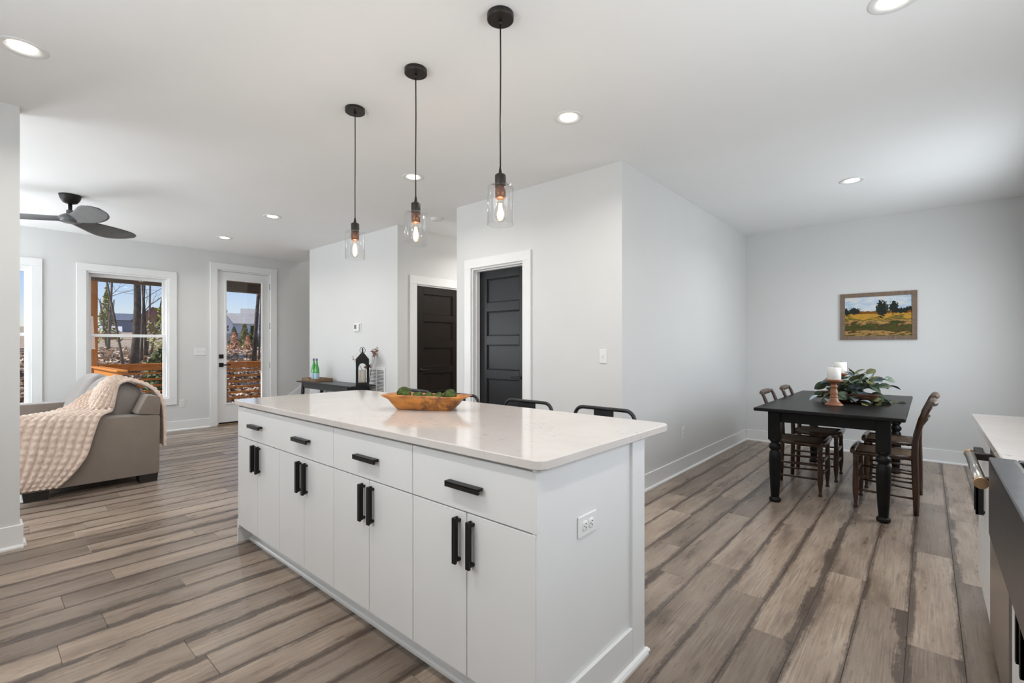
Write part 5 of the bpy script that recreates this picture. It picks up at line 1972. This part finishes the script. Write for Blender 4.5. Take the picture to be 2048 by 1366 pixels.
def bare_tree(x, y, h, r, label, lean=(0, 0), seed=1, forks=9, mat='bark'):
    z0 = ground_z(x, y) - 0.1
    o = thing('bare_tree', label, 'tree', (x, y, z0), 0, 'bare trees behind the deck')
    rr = random.Random(seed)
    pts, rad = [], []
    n = 10
    for i in range(n + 1):
        t_ = i / n
        pts.append(Vector((lean[0] * t_ + 0.05 * h * 0.15 * mnoise.noise(Vector((t_ * 3, seed, 0))), lean[1] * t_ + 0.05 * h * 0.15 * mnoise.noise(Vector((t_ * 3, seed, 9))), h * t_)))
        rad.append(r * (1.35 if i == 0 else 1) * (1 - 0.72 * t_))
    G().tube(pts, rad, 9).build('trunk', MAT[mat], o)
    br = G()

    def branch(p, d, l, rd, dep):
        q = [p]
        for i in range(4):
            d = (d + Vector((rr.gauss(0, .16), rr.gauss(0, .16), rr.gauss(0.05, .12)))).normalized()
            q.append(q[-1] + d * l / 4)
        br.tube(q, [rd, rd * .8, rd * .62, rd * .45, rd * .25], 5)
        if dep > 0:
            for i in range(3):
                k_ = rr.choice((1, 2, 3))
                nd = (d + Vector((rr.gauss(0, .6), rr.gauss(0, .6), rr.gauss(.1, .4)))).normalized()
                branch(q[k_], nd, l * rr.uniform(.45, .7), rd * .5, dep - 1)
    for i in range(forks):
        t_ = rr.uniform(.22, .98)
        k_ = min(n - 1, int(t_ * n))
        p = pts[k_].lerp(pts[k_ + 1], t_ * n - k_)
        a = rr.uniform(0, 2 * pi)
        branch(p, Vector((cos(a) * .8, sin(a) * .8, rr.uniform(.2, .9))).normalized(), h * rr.uniform(.16, .30), r * .32 * (1 - .5 * t_), 2)
    br.build('branches', MAT[mat], o)
    return o


bare_tree(-14.51, 2.57, 8.5, 0.088, 'thickest bare tree trunk in the middle of the window view', (0.15, 0.22), 3, 8)
bare_tree(-14.75, 2.46, 6.0, 0.030, 'thin leaning trunk left of the thickest tree', (-0.3, -0.85), 4, 8, 'bark2')
bare_tree(-15.65, 2.95, 6.5, 0.032, 'slim trunk just right of the thickest tree', (0.2, 0.18), 5, 7)
bare_tree(-17.36, 3.39, 6.5, 0.045, 'forked trunk near the right side of the window view', (0.1, -0.25), 6, 8)
bare_tree(-17.30, 3.46, 6.0, 0.026, 'thin trunk leaning right from the forked trunk', (0.2, 0.95), 7, 7, 'bark2')
bare_tree(-14.97, 5.49, 8.0, 0.058, 'single bare trunk seen through the glass door', (0.2, 0.42), 8, 6)
bare_tree(-15.40, 5.79, 6.5, 0.022, 'thin sapling at the right side of the door glass', (0.05, 0.15), 9, 6)
bare_tree(-14.6, 0.50, 8.5, 0.14, 'dark trunk seen through the leftmost window', (0.1, 0.1), 10, 8)
bare_tree(-22.0, 2.6, 8.0, 0.06, 'distant thin tree left of the window centre', (0.2, 0.1), 11, 12, 'bark2')
bare_tree(-24.0, 3.5, 7.0, 0.05, 'distant pale tree behind the leaning trunk', (-0.2, 0.3), 12, 12, 'bark2')
bare_tree(-26.0, 5.1, 7.0, 0.05, 'distant thin tree right of the forked trunk', (0.2, 0.3), 13, 10, 'bark2')


def bush(name, x, y, w, h, cnt, m, label, cat='shrub', size=(0.04, 0.09), cone=False, seed=1, z=None):
    z0 = ground_z(x, y) if z is None else z
    o = thing(name, label, cat, (x, y, z0))
    rr = random.Random(seed)
    g = G()
    for i in range(cnt):
        t_ = rr.random()
        k_ = (1 - t_) if cone else sqrt(max(0.02, 1 - (2 * t_ - 1) ** 2))
        a = rr.uniform(0, 2 * pi)
        rad = w * k_ * sqrt(rr.random())
        p = Vector((cos(a) * rad, sin(a) * rad, h * (0.08 + 0.92 * t_)))
        s = rr.uniform(*size)
        d = Vector((rr.gauss(0, 1), rr.gauss(0, 1), rr.gauss(0, .7))).normalized()
        u = d * s
        v_ = d.orthogonal().normalized() * s * .45
        g.v += [tuple(p - u), tuple(p + v_), tuple(p + u), tuple(p - v_)]
        b = len(g.v)
        g.f.append((b - 4, b - 3, b - 2, b - 1)); g.sm.append(False)
    f_ = g.build('foliage', MAT[m], o)
    st_ = G()
    for i in range(6):
        a = 2 * pi * i / 6
        st_.tube([(0, 0, -0.05), (cos(a) * w * .3, sin(a) * w * .3, h * .45), (cos(a) * w * .5, sin(a) * w * .5, h * .8)], [0.02 * h, 0.012 * h, 0.004 * h], 5)
    st_.build('stem', MAT['bark2'], o)
    return o


bush('evergreen_shrub', -12.35, 2.72, 0.36, 1.35, 900, 'green', 'glossy green shrub behind the deck rail at the right of the window', seed=2)
bush('evergreen_shrub', -16.8, 3.95, 0.7, 1.6, 700, 'greeny', 'yellow green shrub beyond the glossy green shrub', seed=3, size=(0.05, 0.10))
bush('young_pine', -27.2, 9.02, 0.35, 1.15, 380, 'green', 'small dark pine left in the door glass', 'tree', (0.06, 0.12), True, 4)
bush('young_pine', -26.9, 9.42, 0.33, 1.3, 380, 'greeny', 'small yellow green pine in the middle of the door glass', 'tree', (0.08, 0.16), True, 5)
bush('young_pine', -26.6, 9.72, 0.35, 1.2, 380, 'green', 'small dark pine right in the door glass', 'tree', (0.08, 0.16), True, 6)
bush('rust_shrub', -24.2, 8.02, 0.34, 0.85, 200, 'rustleaf', 'rust coloured shrub left in front of the small pines', 'shrub', (0.04, 0.09), True, 7)
bush('rust_shrub', -23.6, 8.40, 0.30, 0.7, 170, 'rustleaf', 'rust coloured shrub right in front of the small pines', 'shrub', (0.04, 0.09), True, 8)
bush('tall_pine', -44.0, 6.35, 0.9, 4.2, 420, 'greeny', 'hazy tall pine beside the porch post', 'tree', (0.08, 0.20), True, 9)
bush('tall_pine', -150.0, 46.4, 3.2, 8.5, 900, 'green', 'distant pine above the pale house roof', 'tree', (0.5, 1.0), True, 10)

# fence across the back
fe = thing('yard_fence', 'dark board fence at the back of the yard', 'fence', (-43.5, 15.0, 1.25))
fe.rotation_euler = (0, 0, R(41))
for i in range(60):
    G().box(-6 + i * 0.2, -6 + i * 0.2 + 0.185, -0.02, 0.02, 0, 1.12 + 0.0 * i).build('board', MAT['fence'], fe) if i == 0 else None
bm2 = fe.children[0].data
for i in range(1, 60):
    o = place('board', bm2, None, fe)
    o.location = (i * 0.2, 0, 0)
for z in (0.3, 0.9):
    G().box(-6, 6, 0.02, 0.06, z, z + 0.09).build('rail', MAT['fence'], fe)


def house(x, y, rz, w, d, zb, ze, zr, wall, roof, label, wins, gable_front=False):
    """gabled house; local x = width facing the viewer (-y), ridge along x (or y when gable_front)"""
    o = thing('neighbor_house', label, 'house', (x, y, 0), rz)
    g = G().box(-w / 2, w / 2, 0, d, zb, ze)
    if gable_front:
        g.prism([(-w / 2, ze), (w / 2, ze), (0, zr)], 0, d, 'y')
    else:
        g.prism([(0, ze), (d, ze), (d / 2, zr)], -w / 2, w / 2, 'x')
    g.build('walls', MAT[wall], o)
    r = G()
    e = 0.35
    if gable_front:
        sl = (zr - ze) / (w / 2)
        for s in (-1, 1):
            r.prism([(0, zr), (s * (w / 2 + e), ze - e * sl), (s * (w / 2 + e), ze - e * sl + 0.2), (0, zr + 0.2)], -e, d + e, 'y')
    else:
        sl = (zr - ze) / (d / 2)
        r.prism([(d / 2, zr), (-e, ze - e * sl), (-e, ze - e * sl + 0.2), (d / 2, zr + 0.2)], -w / 2 - e, w / 2 + e, 'x')
        r.prism([(d / 2, zr), (d + e, ze - e * sl), (d + e, ze - e * sl + 0.2), (d / 2, zr + 0.2)], -w / 2 - e, w / 2 + e, 'x')
    r.build('roof', MAT[roof], o)
    for (cx, cz, ww, hh_) in wins:
        f_ = G().box(cx - ww / 2 - 0.12, cx + ww / 2 + 0.12, -0.06, 0.0, cz - hh_ / 2 - 0.12, cz + hh_ / 2 + 0.12).build('window', MAT['trim'], o)
        p = G()
        p.box(cx - ww / 2, cx + ww / 2, -0.09, -0.06, cz + 0.06, cz + hh_ / 2)
        p.box(cx - ww / 2, cx + ww / 2, -0.09, -0.06, cz - hh_ / 2, cz - 0.06)
        p.build('pane', MAT['pane'], f_)
    return o
house(-132.3, 44.9, R(71.6), 6.6, 8, 3.4, 7.2, 9.8, 'siding', 'shingle', 'pale blue grey house with sloping roof seen through the door glass', [(1.4, 6.1, 0.9, 1.3)])
house(-130.0, 40.9, R(71.6), 3.6, 2, 3.4, 7.0, 9.6, 'siding', 'shingle', 'gabled pale house with two narrow windows at the left of the door glass', [(-0.55, 5.8, 0.35, 1.4), (0.75, 5.8, 0.35, 1.4)], True)
house(-145.0, 53.5, R(71.0), 6.5, 8, 3.6, 10.6, 12.2, 'siding', 'shingle', 'taller pale house behind the single trunk in the door glass', [(-2.3, 6.8, 1.3, 1.5), (-1.9, 9.2, 0.6, 1.3), (1.6, 6.8, 1.3, 1.5)])
house(-141.0, 22.9, R(80.8), 7.2, 8, 3.6, 7.4, 9.0, 'siding2', 'shingle2', 'slate grey house behind the thickest tree', [(-1.5, 6.2, 0.8, 1.2)])
house(-123.0, 25.2, R(78.5), 6.4, 8, 3.0, 6.9, 9.5, 'brick', 'shingle2', 'brick red gabled house behind the forked trunk', [(0.8, 5.6, 0.8, 1.2)], True)
house(-78.0, 11.3, R(81.7), 2.2, 2, 1.6, 3.2, 3.7, 'shedwall', 'trim', 'low terracotta shed with pale roof beside the porch post', [])
